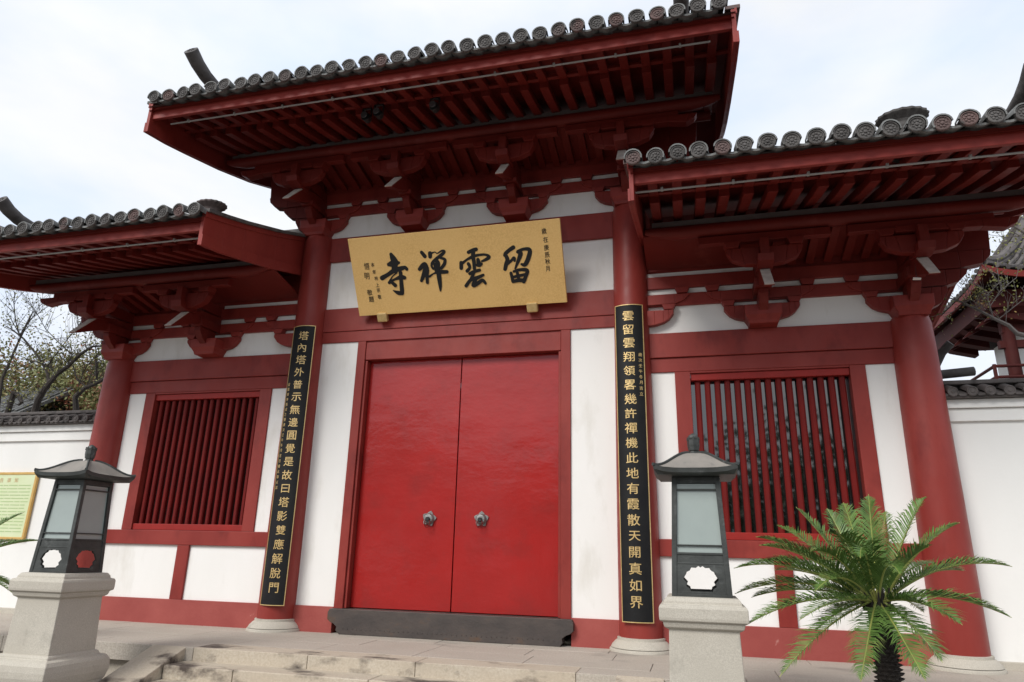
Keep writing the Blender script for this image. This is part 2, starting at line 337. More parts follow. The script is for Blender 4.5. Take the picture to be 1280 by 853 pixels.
# side bays
for s in (-1, 1):
    def rng(a, b): return sorted((s*a, s*b))
    a, b = rng(2.9, 6.4)
    beam(a, b, 3.995, 4.372, -.03, 'architrave'); beam(a, b, 3.778, 3.99, 0)
    beam(a, b, 1.195, 1.423, -.02, 'sill_beam')
    bx('red_plinth', MT['redplinth'], gate, a, b, -.012, .2, -.01, .362, bevel=.006)
    for q0, q1 in ((2.9, 3.34), (5.89, 6.4)): u, v = rng(q0, q1); panel(u, v, 1.423, 3.778)
    u, v = rng(4.485, 4.71); bx('post', RED, gate, u, v, -.012, .2, .364, 1.193, bevel=.006)
    u, v = rng(2.9, 4.485); panel(u, v, .362, 1.195); u, v = rng(4.71, 6.4); panel(u, v, .362, 1.195)
    # window
    fr = MB()
    for q0, q1 in ((3.34, 3.56), (5.69, 5.89)): u, v = rng(q0, q1); fr.box(u, v, 0, .22, 1.424, 3.776)
    u, v = rng(3.562, 5.688); fr.box(u, v, 0.002, .2, 3.748, 3.777)
    wf = fr.build('window_frame', RED, gate, bevel=.006)
    bx('window_rail', MT['railred'], wf, u, v, .03, .15, 3.645, 3.745, bevel=.006); bx('window_rail', MT['railred'], wf, u, v, .025, .15, 1.426, 1.525, bevel=.006)
    hb_ = .040 if s > 0 else .034
    bm = MB().prism([(-hb_, .088), (-.020, .072), (.020, .072), (hb_, .088), (hb_, .14), (-hb_, .14)], 'z', 1.52, 3.65).mesh('window_bar', MT['bar'])
    nb = 15 if s > 0 else 16; stp = 2.126/(nb + .35)
    for i in range(nb):
        xx = u + stp*(i + .68)
        link('window_bar', bm, wf, loc=(xx, 0, rr.uniform(-.004, .004)))
    if s > 0: bx('window_pane', MT['pane'], wf, u, v, .17, .18, 1.43, 3.74, bevel=0)
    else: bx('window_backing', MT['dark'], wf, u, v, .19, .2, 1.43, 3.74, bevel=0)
# rear and side walls (close the building)
bx('rear_wall', MT['plaster'], gate, -6.4, 6.4, 2.5, 2.6, -.02, 4.3, bevel=0)
for s in (-1, 1):
    a, b = sorted((s*6.42, s*6.5)); bx('end_wall', MT['plaster'], gate, a, b, .2, 2.5, -.02, 4.3, bevel=0)
    a, b = sorted((s*2.66, s*2.76)); bx('upper_end_wall', RED, gate, a, b, .05, 2.5, 5.9, 8.0, bevel=0)
bx('ceiling_slab', MT['dark'], gate, -6.4, 6.4, .2, 2.5, 4.36, 4.4, bevel=0)

# ---------------------------------------------------------------- walls between the bracket sets (rel. to top of architrave)
def frieze(x0, x1, z, gaps, ytie=-.02):
    bx('plaster_panel', PLA, gate, x0, x1, .03, .17, z, z+.45, bevel=0)
    beam(x0, x1, z+.43, z+.62, ytie, 'tie_beam'); 
    bx('plaster_panel', PLA, gate, x0, x1, .03, .15, z+.62, z+.71, bevel=0)
    beam(x0, x1, z+.712, z+.91, ytie, 'tie_beam')
def inner_ceiling(x0, x1, z, s=0):
    # boards between the eave purlin and the wall, carried on small struts
    c = MB().prism([(-.86, z+1.19), (-.01, z+1.03), (-.01, z+1.06), (-.86, z+1.22)], 'x', x0, x1).build('ceiling_board', MT['redeave_shade'], gate)
    me = MB().prism([(-.85, z+1.11), (-.02, z+.945), (-.02, z+1.035), (-.85, z+1.195)], 'x', -.055, .055).mesh('ceiling_strut', MT['redeave_shade'])
    x = x0+.12
    while x < x1:
        if not s or abs(x) > 4.75: link('ceiling_strut', me, c, .004, loc=(x, 0, 0))
        x += .245
inner_ceiling(-2.7, 2.7, 6.474)
frieze(-2.755, 2.755, 6.474, 0)
bx('upper_board', RED, gate, -2.755, 2.755, .01, .15, 6.474+.912, 8.08, bevel=0)
for s in (-1, 1):
    a, b = sorted((s*2.9, s*6.535)); frieze(a, b, 4.374, 0)
    a, b = sorted((s*2.9, s*4.55)); bx('plaster_panel', PLA, gate, a, b, .03, .15, 4.374+.912, 4.374+.985, bevel=0)
    a2, b2 = sorted((s*2.9, s*6.56)); bx('upper_board', RED, gate, a2, b2, .04, .15, 4.374+.985, 6.10, bevel=0)
    a, b = sorted((s*4.55, s*6.56)); bx('upper_board', RED, gate, a, b, .045, .14, 4.374+.915, 4.374+.983, bevel=0)
    a, b = sorted((s*3.0, s*6.55)); inner_ceiling(a, b, 4.374, s)
# ---------------------------------------------------------------- bracket sets
def sym(p): return p + [(-x, z) for x, z in reversed(p) if abs(x) > 1e-6]
EA = MT['redeave_shade']
def bracket(xc, z, side=0, hi=0.0, half=None, fwd=True):
    """side: -1/+1 adds the arms that step outwards past the end column; half: only the arm on that side"""
    y0 = -.30
    bl = MB().square([(.19, .0), (.205, .05), (.245, .12), (.25, .27)], (0, 0, 0))
    bl.v = [(x + xc, yy*1.0 - .06, zz + z) for x, yy, zz in bl.v]
    if fwd: B = bl.build('bracket_set', RED, gate, bevel=.008)
    else: B = bx('bracket_set', RED, gate, min(xc, xc+half*.28), max(xc, xc+half*.28), -.085, .02, z+.12, z+.34)
    # wall arm (lower)
    def arm(xa, ya, yb, pts_top, pts_bot, name='bracket_arm', m=RED, z_=z, sides=(-1, 1)):
        if name == 'bearing_block' and len(sides) > 1:
            for q in sides: arm(xa, ya, yb, pts_top, pts_bot, name, m, z_, (q,))
            return
        a = MB()
        for sg in sides:
            a.strip([(xa+sg*x, z_+q) for x, q in pts_top], [(xa+sg*x, z_+q) for x, q in pts_bot], 'y', ya, yb)
        return a.build(name, m, B, bevel=.006)
    sides = (-1, 1) if half is None else (half,)
    if side: sides = (-side,)
    arm(xc, -.09, .02, [(0, .345), (.24, .345), (.37, .345), (.45, .345), (.52, .345)], [(0, .10), (.24, .115), (.37, .15), (.45, .20), (.52, .29)], sides=sides)
    arm(xc, -.10, .02, [(.355, .432), (.56, .432)], [(.385, .35), (.515, .35)], 'bearing_block', sides=sides)
    arm(xc, -.055, .02, [(0, .60), (.55, .60), (.68, .60), (.76, .60)], [(0, .44), (.55, .45), (.68, .50), (.76, .58)], sides=sides)
    arm(xc, -.06, .02, [(.55, .712), (.77, .712)], [(.585, .618), (.735, .618)], 'bearing_block', sides=sides)
    if fwd:
        # forward arm, rising from the block
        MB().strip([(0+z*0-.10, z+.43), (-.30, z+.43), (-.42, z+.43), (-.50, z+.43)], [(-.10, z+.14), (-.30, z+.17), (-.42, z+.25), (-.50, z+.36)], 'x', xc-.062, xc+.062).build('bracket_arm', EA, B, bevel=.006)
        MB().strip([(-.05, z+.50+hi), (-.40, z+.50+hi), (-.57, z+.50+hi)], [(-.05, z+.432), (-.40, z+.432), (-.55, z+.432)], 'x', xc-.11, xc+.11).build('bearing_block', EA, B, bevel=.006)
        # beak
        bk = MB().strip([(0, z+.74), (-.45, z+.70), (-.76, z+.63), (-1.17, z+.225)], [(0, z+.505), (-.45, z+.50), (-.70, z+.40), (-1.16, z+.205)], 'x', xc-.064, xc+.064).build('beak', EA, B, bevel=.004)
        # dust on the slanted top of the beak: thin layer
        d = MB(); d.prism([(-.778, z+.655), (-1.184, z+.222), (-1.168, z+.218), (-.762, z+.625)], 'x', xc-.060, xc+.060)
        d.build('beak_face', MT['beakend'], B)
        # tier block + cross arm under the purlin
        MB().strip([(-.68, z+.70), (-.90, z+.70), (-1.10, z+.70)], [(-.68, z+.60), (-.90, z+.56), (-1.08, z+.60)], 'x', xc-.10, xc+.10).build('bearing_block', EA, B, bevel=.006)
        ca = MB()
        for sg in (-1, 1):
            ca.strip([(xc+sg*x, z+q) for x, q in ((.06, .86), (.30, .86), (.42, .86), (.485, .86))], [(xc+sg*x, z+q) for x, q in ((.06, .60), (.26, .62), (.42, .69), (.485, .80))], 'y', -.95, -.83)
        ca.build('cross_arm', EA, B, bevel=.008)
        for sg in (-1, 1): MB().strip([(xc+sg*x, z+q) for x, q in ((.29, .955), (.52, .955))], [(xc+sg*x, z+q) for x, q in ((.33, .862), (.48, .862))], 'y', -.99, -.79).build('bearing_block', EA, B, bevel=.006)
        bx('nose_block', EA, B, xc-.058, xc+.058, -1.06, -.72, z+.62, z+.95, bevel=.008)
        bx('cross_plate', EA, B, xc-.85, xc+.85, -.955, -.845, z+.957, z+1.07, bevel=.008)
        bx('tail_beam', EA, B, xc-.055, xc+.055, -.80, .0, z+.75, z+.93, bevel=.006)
    if side:
        def out(ptt, ptb, ya, yb, nm='end_arm'):
            MB().strip([(xc+side*x, z+q) for x, q in ptt], [(xc+side*x, z+q) for x, q in ptb], 'y', ya, yb).build(nm, EA, B, bevel=.008)
        out([(0, .43), (.30, .43), (.42, .43), (.50, .43)], [(0, .10), (.22, .11), (.40, .20), (.49, .36)], -.10, .06)
        out([(0, .68), (.5, .68), (.70, .68), (.79, .68)], [(0, .44), (.5, .45), (.66, .50), (.76, .60)], -.09, .08)
        out([(0, .93), (.7, .93), (1.0, .93), (1.10, .93)], [(0, .69), (.7, .69), (.98, .74), (1.08, .84)], -.10, .09)
        out([(0, 1.42), (.7, 1.42), (1.14, 1.42)], [(0, .935), (.7, .935), (1.10, .935)], -.08, .08)
        out([(-.3, .98), (.7, .98), (1.02, .98), (1.12, .98)], [(-.3, .90), (.7, .88), (.96, .84), (1.08, .90)], -.98, -.84)
    return B
for xc in (-.91, .91): bracket(xc, 6.474)
bracket(-2.74, 6.474, side=-1); bracket(2.74, 6.474, side=1)
for s in (-1, 1):
    bracket(s*4.61, 4.374, hi=.08)
    bracket(s*6.52, 4.374, side=s, hi=.08)
    bracket(s*2.85, 4.374, half=s, fwd=False)

# ---------------------------------------------------------------- roofs
T = 2.02
def PT(y):
    d = (y if y < 1.3 else 2.6 - y) + 2.62
    return 5.645 + .245*d + .028*d*d
random.seed(11)
# one eave tile: patterned disc, raised hood, first length of cover tile (origin: centre of the disc)
e = MB(); Rd = .094
e.lathe([(Rd, .02), (Rd, -.012), (Rd-.008, -.018), (Rd-.018, -.018), (Rd-.022, -.006), (.001, -.006)], (0, 0, 0), 20, 'y')
e.lathe([(.022, -.004), (.018, -.018), (.006, -.022)], (0, 0, 0), 8, 'y')
for i in range(8):
    t = 2*math.pi*i/8; e.lathe([(.017, -.004), (.012, -.016), (.004, -.018)], (.043*math.cos(t), 0, .043*math.sin(t)), 6, 'y')
for i in range(12):
    t = 2*math.pi*(i+.5)/12; e.lathe([(.006, -.004), (.004, -.012)], (.067*math.cos(t), 0, .067*math.sin(t)), 4, 'y')
def arc(rad, n=10, a0=-12, a1=192, zs=1): return [(rad*math.cos(R(a0+(a1-a0)*i/n)), rad*math.sin(R(a0+(a1-a0)*i/n))*zs) for i in range(n+1)]
e.cur = 1
ro, ri = arc(.112), arc(.094)
for (ya, za), (yb, zb) in (((-.028, 0), (.11, .018)),):
    n = len(ro); vs = [(x, ya, z+za) for x, z in ro]+[(x, ya, z+za) for x, z in ri]+[(x, yb, z*.9+zb) for x, z in ro]+[(x, yb, z*.9+zb) for x, z in ri]
    fs = []
    for i in range(n-1): fs += [(i, i+1, n+i+1, n+i), (2*n+i, 2*n+i+1, i+1, i), (3*n+i, 3*n+i+1, 2*n+i+1, 2*n+i)]
    e.add(vs, fs)
e.cur = 0
c1 = arc(.082, 8, 0, 180); c2 = [(-x, z) for x, z in reversed(c1)]
n = len(c1); vs = [(x, .02, z) for x, z in c1]+[(x, .55, z+.145) for x, z in c1]
e.add(vs, [(i, i+1, n+i+1, n+i) for i in range(n-1)])
EAVE = e.mesh('eave_tile', [MT['tile'], MT['tilehood']], smooth=True)
d = MB()   # drip tile: shallow upturned trough between two discs
def dp(k, y, z0): return (-.105 + .21*k/8, y, z0 - .042*math.sin(math.pi*k/8))
vs = [dp(k, -.03, 0) for k in range(9)]+[dp(k, -.03, .028) for k in range(9)]+[dp(k, .40, .105) for k in range(9)]+[dp(k, .40, .125) for k in range(9)]
fs = [(0, 0, 0, 0)]; fs = []
for k in range(8): fs += [(k, k+1, 10+k, 9+k), (k, k+1, 19+k, 18+k), (9+k, 10+k, 28+k, 27+k)]
d.add(vs, fs); DRIP = d.mesh('drip_tile', MT['tilehood'], smooth=True)
def raft(name, pts, hgt, wd): return MB().strip([(y, z+hgt) for y, z in pts], pts, 'x', -wd/2, wd/2).mesh(name, EA)
LOW = raft('rafter', [(-1.86, 5.555), (-1.4, 5.66), (-.9, 5.80), (.03, 6.05)], .115, .125)
FLY = raft('flying_rafter', [(-2.54, 5.475), (-2.2, 5.555), (-1.75, 5.68)], .10, .115)
def roof(x0, x1, dz, step, tile_x0, ntile, raf0, nraf, bargeL=True, bargeR=True, pur=None, lab=None):
    # pan surface
    m = MB(); ny = 20; ysn = [-2.66 + (5.26+2.66)*i/(ny*2) for i in range(2*ny+1)]
    nx = 2
    vs = []; 
    for y in ysn:
        for x in (x0, x1): vs.append((x, y, PT(y)+dz))
    fs = [(2*i, 2*i+1, 2*i+3, 2*i+2) for i in range(len(ysn)-1)]
    m.add(vs, fs)
    Ro = m.build('roof', MT['tile'], gate)
    if lab: Ro['label'] = lab
    # soffit deck
    sf = MB(); vs = []
    for y in ysn:
        for x in (x0+.02, x1-.02): vs.append((x, y, PT(y)+dz-.075))
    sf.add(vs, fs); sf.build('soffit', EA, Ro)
    # cover rows beyond the first tile
    cv = MB()
    for k in range(ntile):
        x = tile_x0 + k*.25; y = -2.3
        while y < 4.9:
            y2 = min(y+.36, 4.95)
            a = arc(.080, 4, 0, 180); b = arc(.074, 4, 0, 180)
            cv.add([(x+p, y, PT(y)+dz+.03+q) for p, q in a]+[(x+p, y2, PT(y2)+dz+.03+q) for p, q in b], [(i, i+1, 6+i, 5+i) for i in range(4)])
            y = y2
    cv.build('cover_tile_rows', MT['tile'], Ro, kind='stuff')
    for k in range(ntile):
        x = tile_x0 + k*.25
        o = link('eave_tile', EAVE, Ro, loc=(x+random.uniform(-.008, .008), -2.79+random.uniform(-.02, .02), 5.675+dz+random.uniform(-.006, .006)))
        o.rotation_euler = (R(random.uniform(-6, 5)), R(random.uniform(-20, 20)), R(random.uniform(-6, 6))); q = .94*random.uniform(.97, 1.03); o.scale = (q, 1, q)
        if k < ntile-1:
            o = link('drip_tile', DRIP, Ro, loc=(x+.125, -2.735, 5.640+dz+random.uniform(-.004, .004))); o.scale = (1.12, 1, 1)
    # fascia
    fa = MB().box(x0+.05, x1-.05, -2.60, -2.545, 5.44+dz, 5.655+dz).build('fascia_board', RED, Ro, bevel=.008)
    bx('eave_batten', EA, Ro, x0+.05, x1-.05, -1.935, -1.872, 5.655+dz, 5.70+dz, bevel=.004)
    for k in range(nraf):
        x = raf0 + k*step
        link('rafter', LOW, Ro, .006, loc=(x, 0, dz)); link('flying_rafter', FLY, Ro, .006, loc=(x, 0, dz))
    # barge boards
    bot = [(-2.64, 5.20), (-2.2, 5.265), (-1.75, 5.36), (-.94, 5.545), (-.08, 5.785), (.6, 6.03), (1.3, 6.35)]
    bot = bot + [(2.6-y, z) for y, z in reversed(bot[:-1])]
    top = [(y, PT(y)+.055) for y, z in bot]
    for xe, on, sg in ((x0, bargeL, -1), (x1, bargeR, 1)):
        if not on: continue
        xa, xb = sorted((xe, xe - sg*.055))
        b = MB().strip([(y, z+dz) for y, z in top], [(y, z+dz) for y, z in bot], 'x', xa, xb).build('barge_board', RED, Ro, bevel=.005)
        xo = xe + sg*.018; xa, xb = sorted((xo, xe - sg*.01))
        MB().strip([(y, z+dz+.012) for y, z in top], [(y, z+dz-.075) for y, z in top], 'x', xa, xb).build('barge_trim', EA, b, bevel=.004) if False else None
        tr = MB().strip([(y-.004, z+dz+.012) for y, z in top], [(y-.004, z+dz-.07) for y, z in top], 'x', xa, xb)
        tr.strip([(y-.004, z+dz+.16) for y, z in bot], [(y-.004, z+dz-.006) for y, z in bot], 'x', xa, xb)
        tr.build('barge_trim', RED, Ro, bevel=.003)
        # verge tiles on top of the barge
        vt = MB(); xv = xe - sg*.03
        for (y, z), (y2, z2) in zip(top, top[1:]):
            vt.prism([(y, z+dz+.01), (y2, z2+dz+.01), (y2, z2+dz+.06), (y, z+dz+.06)], 'x', xv-.09, xv+.09)
        vt.build('verge_tiles', MT['tile'], Ro, kind='stuff')
    # ridge
    rg = MB()
    for i in range(5): rg.box(x0+.1, x1-.1, 1.3-.14+.006*(i % 2), 1.3+.14-.006*(i % 2), PT(1.3)+dz+.06*i-.02, PT(1.3)+dz+.06*i+.032)
    rg.tube([(x0+.08, 1.3, PT(1.3)+dz+.34), (x1-.08, 1.3, PT(1.3)+dz+.34)], .10, 10)
    rg.build('ridge', MT['tile'], Ro, smooth=True)
    # purlin with rounded ends
    if pur:
        a, b = pur; zp = pur_z = (7.66 if dz > 1 else 5.565)
        MB().tube([(a, -.9, zp+.06), (a+.15, -.9, zp+.03), (a+.4, -.9, zp), (b-.4, -.9, zp), (b-.15, -.9, zp+.03), (b, -.9, zp+.06)], [.045, .075, .098, .098, .075, .045], 18).build('purlin', EA, Ro, smooth=True)
        bx('purlin_board', MT['greyboard'], Ro, a+.1, b-.1, -.93, -.87, zp+.09, zp+.175, bevel=0)
        MB().tube([(a+.1, -.05, zp+.36), (b-.1, -.05, zp+.36)], .09, 12).build('wall_purlin', EA, Ro, smooth=True)
    return Ro
def verge_ridge(Ro, x, dz, y_end, tube=True, rise=.62, name='verge_ridge'):
    # stacked tile ridge running down the roof near the verge; ends in a tube that curls up, or a lotus-shaped cap
    v = MB(); yy = [1.2, .6, 0, -.6, -1.2, y_end]
    for i in range(7):
        o = .006*(i % 2)
        v.strip([(y, PT(y)+dz+.105+.052*i) for y in yy], [(y, PT(y)+dz+.06+.052*i) for y in yy], 'x', x-.10+o, x+.10-o)
    v.strip([(y, PT(y)+dz+.43) for y in yy], [(y, PT(y)+dz+.0) for y in yy], 'x', x-.08, x+.08)
    v.tube([(x, y, PT(y)+dz+.50) for y in yy], .10, 12)
    r = v.build(name, MT['tile'], Ro, smooth=True)
    z0 = PT(y_end)+dz+.50
    if tube:
        pts = [(x, y_end+.3, z0+.09), (x, y_end, z0+.0), (x, y_end-.2, z0-.01), (x, y_end-.42, z0+.02), (x, y_end-.62, z0+.09), (x, y_end-.80, z0+rise)]
        t = MB().tube(pts, [.10, .102, .104, .105, .108, .112], 18)
        # disc face
        a, b = Vector(pts[-1]), Vector(pts[-2]); dr = (a-b).normalized(); xx = Vector((1, 0, 0)); up = dr.cross(xx)
        def pt(u, vv, h): return tuple(a + xx*u + up*vv + dr*h)
        for i in range(8):
            th = 2*math.pi*i/8; cu, cv_ = .045*math.cos(th), .045*math.sin(th)
            ring = [pt(cu+.016*math.cos(q), cv_+.016*math.sin(q), .002) for q in [2*math.pi*j/6 for j in range(6)]]+[pt(cu+.008*math.cos(q), cv_+.008*math.sin(q), .014) for q in [2*math.pi*j/6 for j in range(6)]]
            t.add(ring, [(j, (j+1) % 6, 6+(j+1) % 6, 6+j) for j in range(6)]+[(6, 7, 8, 9, 10, 11)])
        t.build('ridge_tube', MT['tile'], Ro, smooth=True)
        mk = MB(); rg = random.Random(int(x*10)+5)
        for i in range(16):
            cx_, cy_, cz_ = x+rg.uniform(-.13, .13), y_end-.02+rg.uniform(-.12, .05), PT(y_end)+dz+rg.uniform(.08, .30); r0 = rg.uniform(.035, .065)
            mk.lathe([(r0*.5, -r0*.8), (r0, -r0*.2), (r0*.9, r0*.4), (r0*.3, r0*.9)], (cx_, cy_, cz_), 7)
        mk.build('mask_ornament', MT['tile'], Ro, smooth=True)
    return r
def lotus(Ro, x, y, z, rad):
    m = MB(); n = 36; prof = [(.60, -1.2), (.58, -.7), (.52, -.5), (.62, -.4), (.62, -.1), (.50, 0), (.52, .05), (.55, .20), (.62, .30), (.98, .52), (1.0, .60), (.93, .64), (.2, .66)]
    base = len(m.v)
    for r0, h in prof:
        for j in range(n):
            fl = 1 - (.055 if (j % 2 and r0 > .9) else 0)
            t = 2*math.pi*j/n; m.v.append((x+rad*r0*fl*math.cos(t), y+rad*r0*fl*.8*math.sin(t), z+rad*h))
    for i in range(len(prof)-1):
        for j in range(n): m.f.append((base+i*n+j, base+i*n+(j+1) % n, base+(i+1)*n+(j+1) % n, base+(i+1)*n+j)); m.mi.append(0)
    m.f.append(tuple(base+(len(prof)-1)*n+j for j in range(n))); m.mi.append(0)
    return m.build('lotus_finial', MT['tile'], Ro, smooth=False)
rm = roof(-4.33, 4.33, T, .29, -4.12, 34, -4.06, 29, pur=(-4.2, 4.2), lab='raised middle roof over the doors')
verge_ridge(rm, -3.70, T, -1.9, rise=.20); verge_ridge(rm, 3.70, T, -1.9, rise=.20)
rR = roof(2.96, 8.10, 0, .29, 3.03, 21, 3.22, 17, pur=(3.04, 7.98), lab='lower roof over the right bay')
rL = roof(-8.10, -2.96, 0, .29, -8.03, 21, -7.86, 17, pur=(-7.98, -3.04), lab='lower roof over the left bay')
for Ro, s in ((rR, 1), (rL, -1)):
    verge_ridge(Ro, s*7.58, 0, -1.33, rise=.20)
lotus(rL, -3.40, -2.05, 6.02, .25); lotus(rR, 6.12, -2.15, 6.02, .29)
# ================================================================ LIGHT CONDUITS AND SPOTLIGHTS UNDER THE EAVES
for (a, b, z, lb) in ((-4.05, 4.02, 7.44, 'thin grey conduit strung under the edge of the high middle roof'),
                      (3.02, 8.0, 5.405, 'thin grey conduit strung under the edge of the right lower roof'),
                      (-8.0, -3.12, 5.405, 'thin grey conduit strung under the edge of the left lower roof')):
    c = thing('eave_conduit', lb, 'conduit', (a, -2.45, z), 'conduits under the roof eaves')
    MB().tube([(a, -2.45, z), (b, -2.45, z)], .013, 8).build('conduit_rod', MT['rail'], c, smooth=True)
    x = a+.3
    while x < b: bx('clip', MT['rail'], c, x, x+.03, -2.468, -2.43, z-.012, z+.035, bevel=.003); x += .82
for (x, y, z, lb) in ((-.78, -1.95, 7.50, 'small floodlight with a round lens under the middle eave, right one of the pair'), (-1.0, -1.9, 7.50, 'small black floodlight under the middle eave, left one of the pair'),
                  (.12, -1.95, 7.47, 'small black floodlight alone under the middle eave above the plaque')):
    s_ = thing('spotlight', lb, 'spotlight', (x, y, z), 'floodlights under the middle eave')
    k = MB(); k.lathe([(.035, .08), (.055, .06), (.065, -.02), (.068, -.05)], (x, y, z-.04), 14, 'y'); k.build('lamp_housing', MT['black'], s_, smooth=True)
    MB().lathe([(.055, .0), (.05, -.008)], (x, y-.092, z-.04), 14, 'y').build('lens', MT['lens'], s_)
    MB().box(x-.075, x-.065, y-.02, y+.02, z-.05, z+.12).box(x+.065, x+.075, y-.02, y+.02, z-.05, z+.12).box(x-.075, x+.075, y-.02, y+.02, z+.11, z+.125).build('yoke', MT['black'], s_)
# small hanging card at the right corner bracket
card = thing('hanging_card', 'tiny pale card hanging on a cord below the right corner bracket', 'card', (6.45, -.75, 4.70))
MB().tube([(6.45, -.75, 5.15), (6.46, -.75, 4.95), (6.45, -.75, 4.70)], .004, 5).build('cord', MT['black'], card)
MB().prism([(6.40, -.79), (6.50, -.76), (6.51, -.70), (6.41, -.72)], 'z', 4.69, 4.70).build('card_face', MT['white'], card)

# ================================================================ NAME PLAQUE
STROKES = [[[(-1.019,0.978,0.0255),(-0.991,0.901,0.0454),(-0.95,0.833,0.0397)],[(-1.084,0.818,0.0274),(-1.008,0.827,0.0455),(-0.904,0.833,0.0198)],[(-0.973,0.867,0.0454),(-0.996,0.719,0.0455)],[(-1.233,0.608,0.0346),(-1.127,0.654,0.0287),(-1.002,0.714,0.0342),(-0.896,0.733,0.034),(-0.814,0.748,0.0254),(-0.784,0.719,0.0237)],[(-0.962,0.674,0.0114),(-1.052,0.616,0.0086),(-1.119,0.523,0.0201)],[(-1.119,0.523,0.023),(-1.013,0.57,0.0171),(-0.906,0.594,0.0341),(-0.844,0.584,0.0283)],[(-0.9,0.669,0.0284),(-0.908,0.54,0.0284),(-0.916,0.411,0.0314),(-0.921,0.335,0.0286)],[(-0.922,0.33,0.0257),(-0.989,0.345,0.0287),(-1.07,0.389,0.0069)],[(-1.083,0.532,0.0201),(-1.022,0.473,0.0286)]],[[(-0.493,0.965,0.025),(-0.447,0.898,0.0277)],[(-0.352,0.938,0.0303),(-0.359,0.886,0.0276)],[(-0.342,0.932,0.0138),(-0.272,0.952,0.0082),(-0.231,0.928,0.0082),(-0.149,0.963,0.0137),(-0.109,0.944,0.0191),(-0.181,0.887,0.0247),(-0.265,0.841,0.022),(-0.334,0.784,0.0221),(-0.353,0.732,0.0166),(-0.331,0.688,0.0166)],[(-0.268,0.821,0.0275),(-0.242,0.766,0.033),(-0.264,0.683,0.0331)],[(-0.186,0.851,0.0165),(-0.118,0.819,0.0219),(-0.139,0.747,0.0247),(-0.197,0.688,0.022)],[(-0.298,0.76,0.0221),(-0.278,0.663,0.0332)],[(-0.409,0.572,0.0167),(-0.33,0.614,0.0111),(-0.238,0.628,0.0276),(-0.108,0.623,0.0247)],[(-0.251,0.661,0.0331),(-0.251,0.534,0.0332),(-0.252,0.406,0.025),(-0.259,0.326,0.0111)],[(-0.565,0.701,0.0252),(-0.501,0.755,0.0334),(-0.463,0.784,0.0222),(-0.448,0.729,0.0334),(-0.482,0.647,0.0362),(-0.558,0.514,0.0224)],[(-0.433,0.675,0.025),(-0.454,0.57,0.0251),(-0.462,0.475,0.0224)],[(-0.411,0.716,0.0083),(-0.436,0.654,0.0167)]],[[(0.286,0.901,0.0242),(0.359,0.926,0.0267),(0.415,0.936,0.0267)],[(0.37,0.925,0.0267),(0.353,0.833,0.0295),(0.357,0.729,0.0268),(0.351,0.636,0.0242)],[(0.146,0.746,0.0271),(0.136,0.663,0.0271)],[(0.144,0.725,0.0217),(0.233,0.781,0.0162),(0.325,0.82,0.0215),(0.425,0.843,0.0187),(0.554,0.842,0.0159),(0.613,0.801,0.0239),(0.555,0.765,0.0213),(0.488,0.744,0.0133)],[(0.263,0.721,0.0243),(0.278,0.662,0.0216),(0.228,0.609,0.0244)],[(0.427,0.775,0.0241),(0.432,0.723,0.0321)],[(0.385,0.695,0.0161),(0.438,0.686,0.0268),(0.478,0.704,0.0187)],[(0.266,0.564,0.0216),(0.351,0.594,0.0242),(0.434,0.608,0.0215)],[(0.484,0.526,0.0188),(0.371,0.487,0.027),(0.27,0.464,0.0244),(0.182,0.375,0.0245)],[(0.338,0.574,0.0189),(0.27,0.464,0.0244)],[(0.359,0.478,0.0243),(0.303,0.377,0.0298),(0.382,0.402,0.027),(0.463,0.444,0.0242),(0.506,0.393,0.0188)]],[[(1.016,0.915,0.0286),(0.949,0.88,0.0261),(0.886,0.834,0.0262),(0.867,0.805,0.0236)],[(0.887,0.793,0.0262),(0.901,0.73,0.0288),(0.872,0.661,0.0289),(0.848,0.591,0.0263)],[(0.894,0.669,0.021),(0.963,0.715,0.0183),(1.009,0.752,0.0235),(1.014,0.706,0.0157)],[(1.076,0.839,0.0208),(1.121,0.815,0.0311),(1.079,0.716,0.026),(1.012,0.588,0.0131)],[(1.082,0.848,0.0208),(1.179,0.876,0.0207),(1.27,0.853,0.0283),(1.237,0.734,0.031),(1.175,0.637,0.0285),(1.118,0.646,0.0156)],[(0.936,0.522,0.021),(0.954,0.396,0.0237)],[(0.986,0.544,0.0183),(1.083,0.562,0.0209),(1.197,0.543,0.026),(1.166,0.452,0.026),(1.126,0.373,0.0261)],[(0.953,0.386,0.0211),(1.045,0.399,0.0262),(1.129,0.393,0.0261)],[(1.037,0.524,0.0209),(1.055,0.399,0.0236)],[(0.966,0.457,0.0189),(1.063,0.471,0.0209),(1.17,0.483,0.0208)]]]
pq = thing('name_plaque', 'large gold board tilted forward above the doors with four black brush characters', 'plaque', (0, -.15, 4.92))
P0 = Vector((0, -.15, 4.92)); UP = Vector((0, -.65, 1.11)).normalized(); XX = Vector((1, 0, 0)); NN = UP.cross(XX)*-1
NN = Vector((0, -UP.z, UP.y))          # faces the viewer and slightly down
def pqp(u, v, h=0): return tuple(P0 + XX*u + UP*v + NN*h)
def pqbox(m, u0, u1, v0, v1, h0, h1):
    vs = [pqp(u, v, h) for h in (h0, h1) for u, v in ((u0, v0), (u1, v0), (u1, v1), (u0, v1))]
    m.add(vs, [(0, 3, 2, 1), (4, 5, 6, 7), (0, 1, 5, 4), (1, 2, 6, 5), (2, 3, 7, 6), (3, 0, 4, 7)]); return m
pqbox(MB(), -1.742, 1.776, 0, 1.288, -.06, 0).build('plaque_board', MT['gold'], pq, bevel=.006)
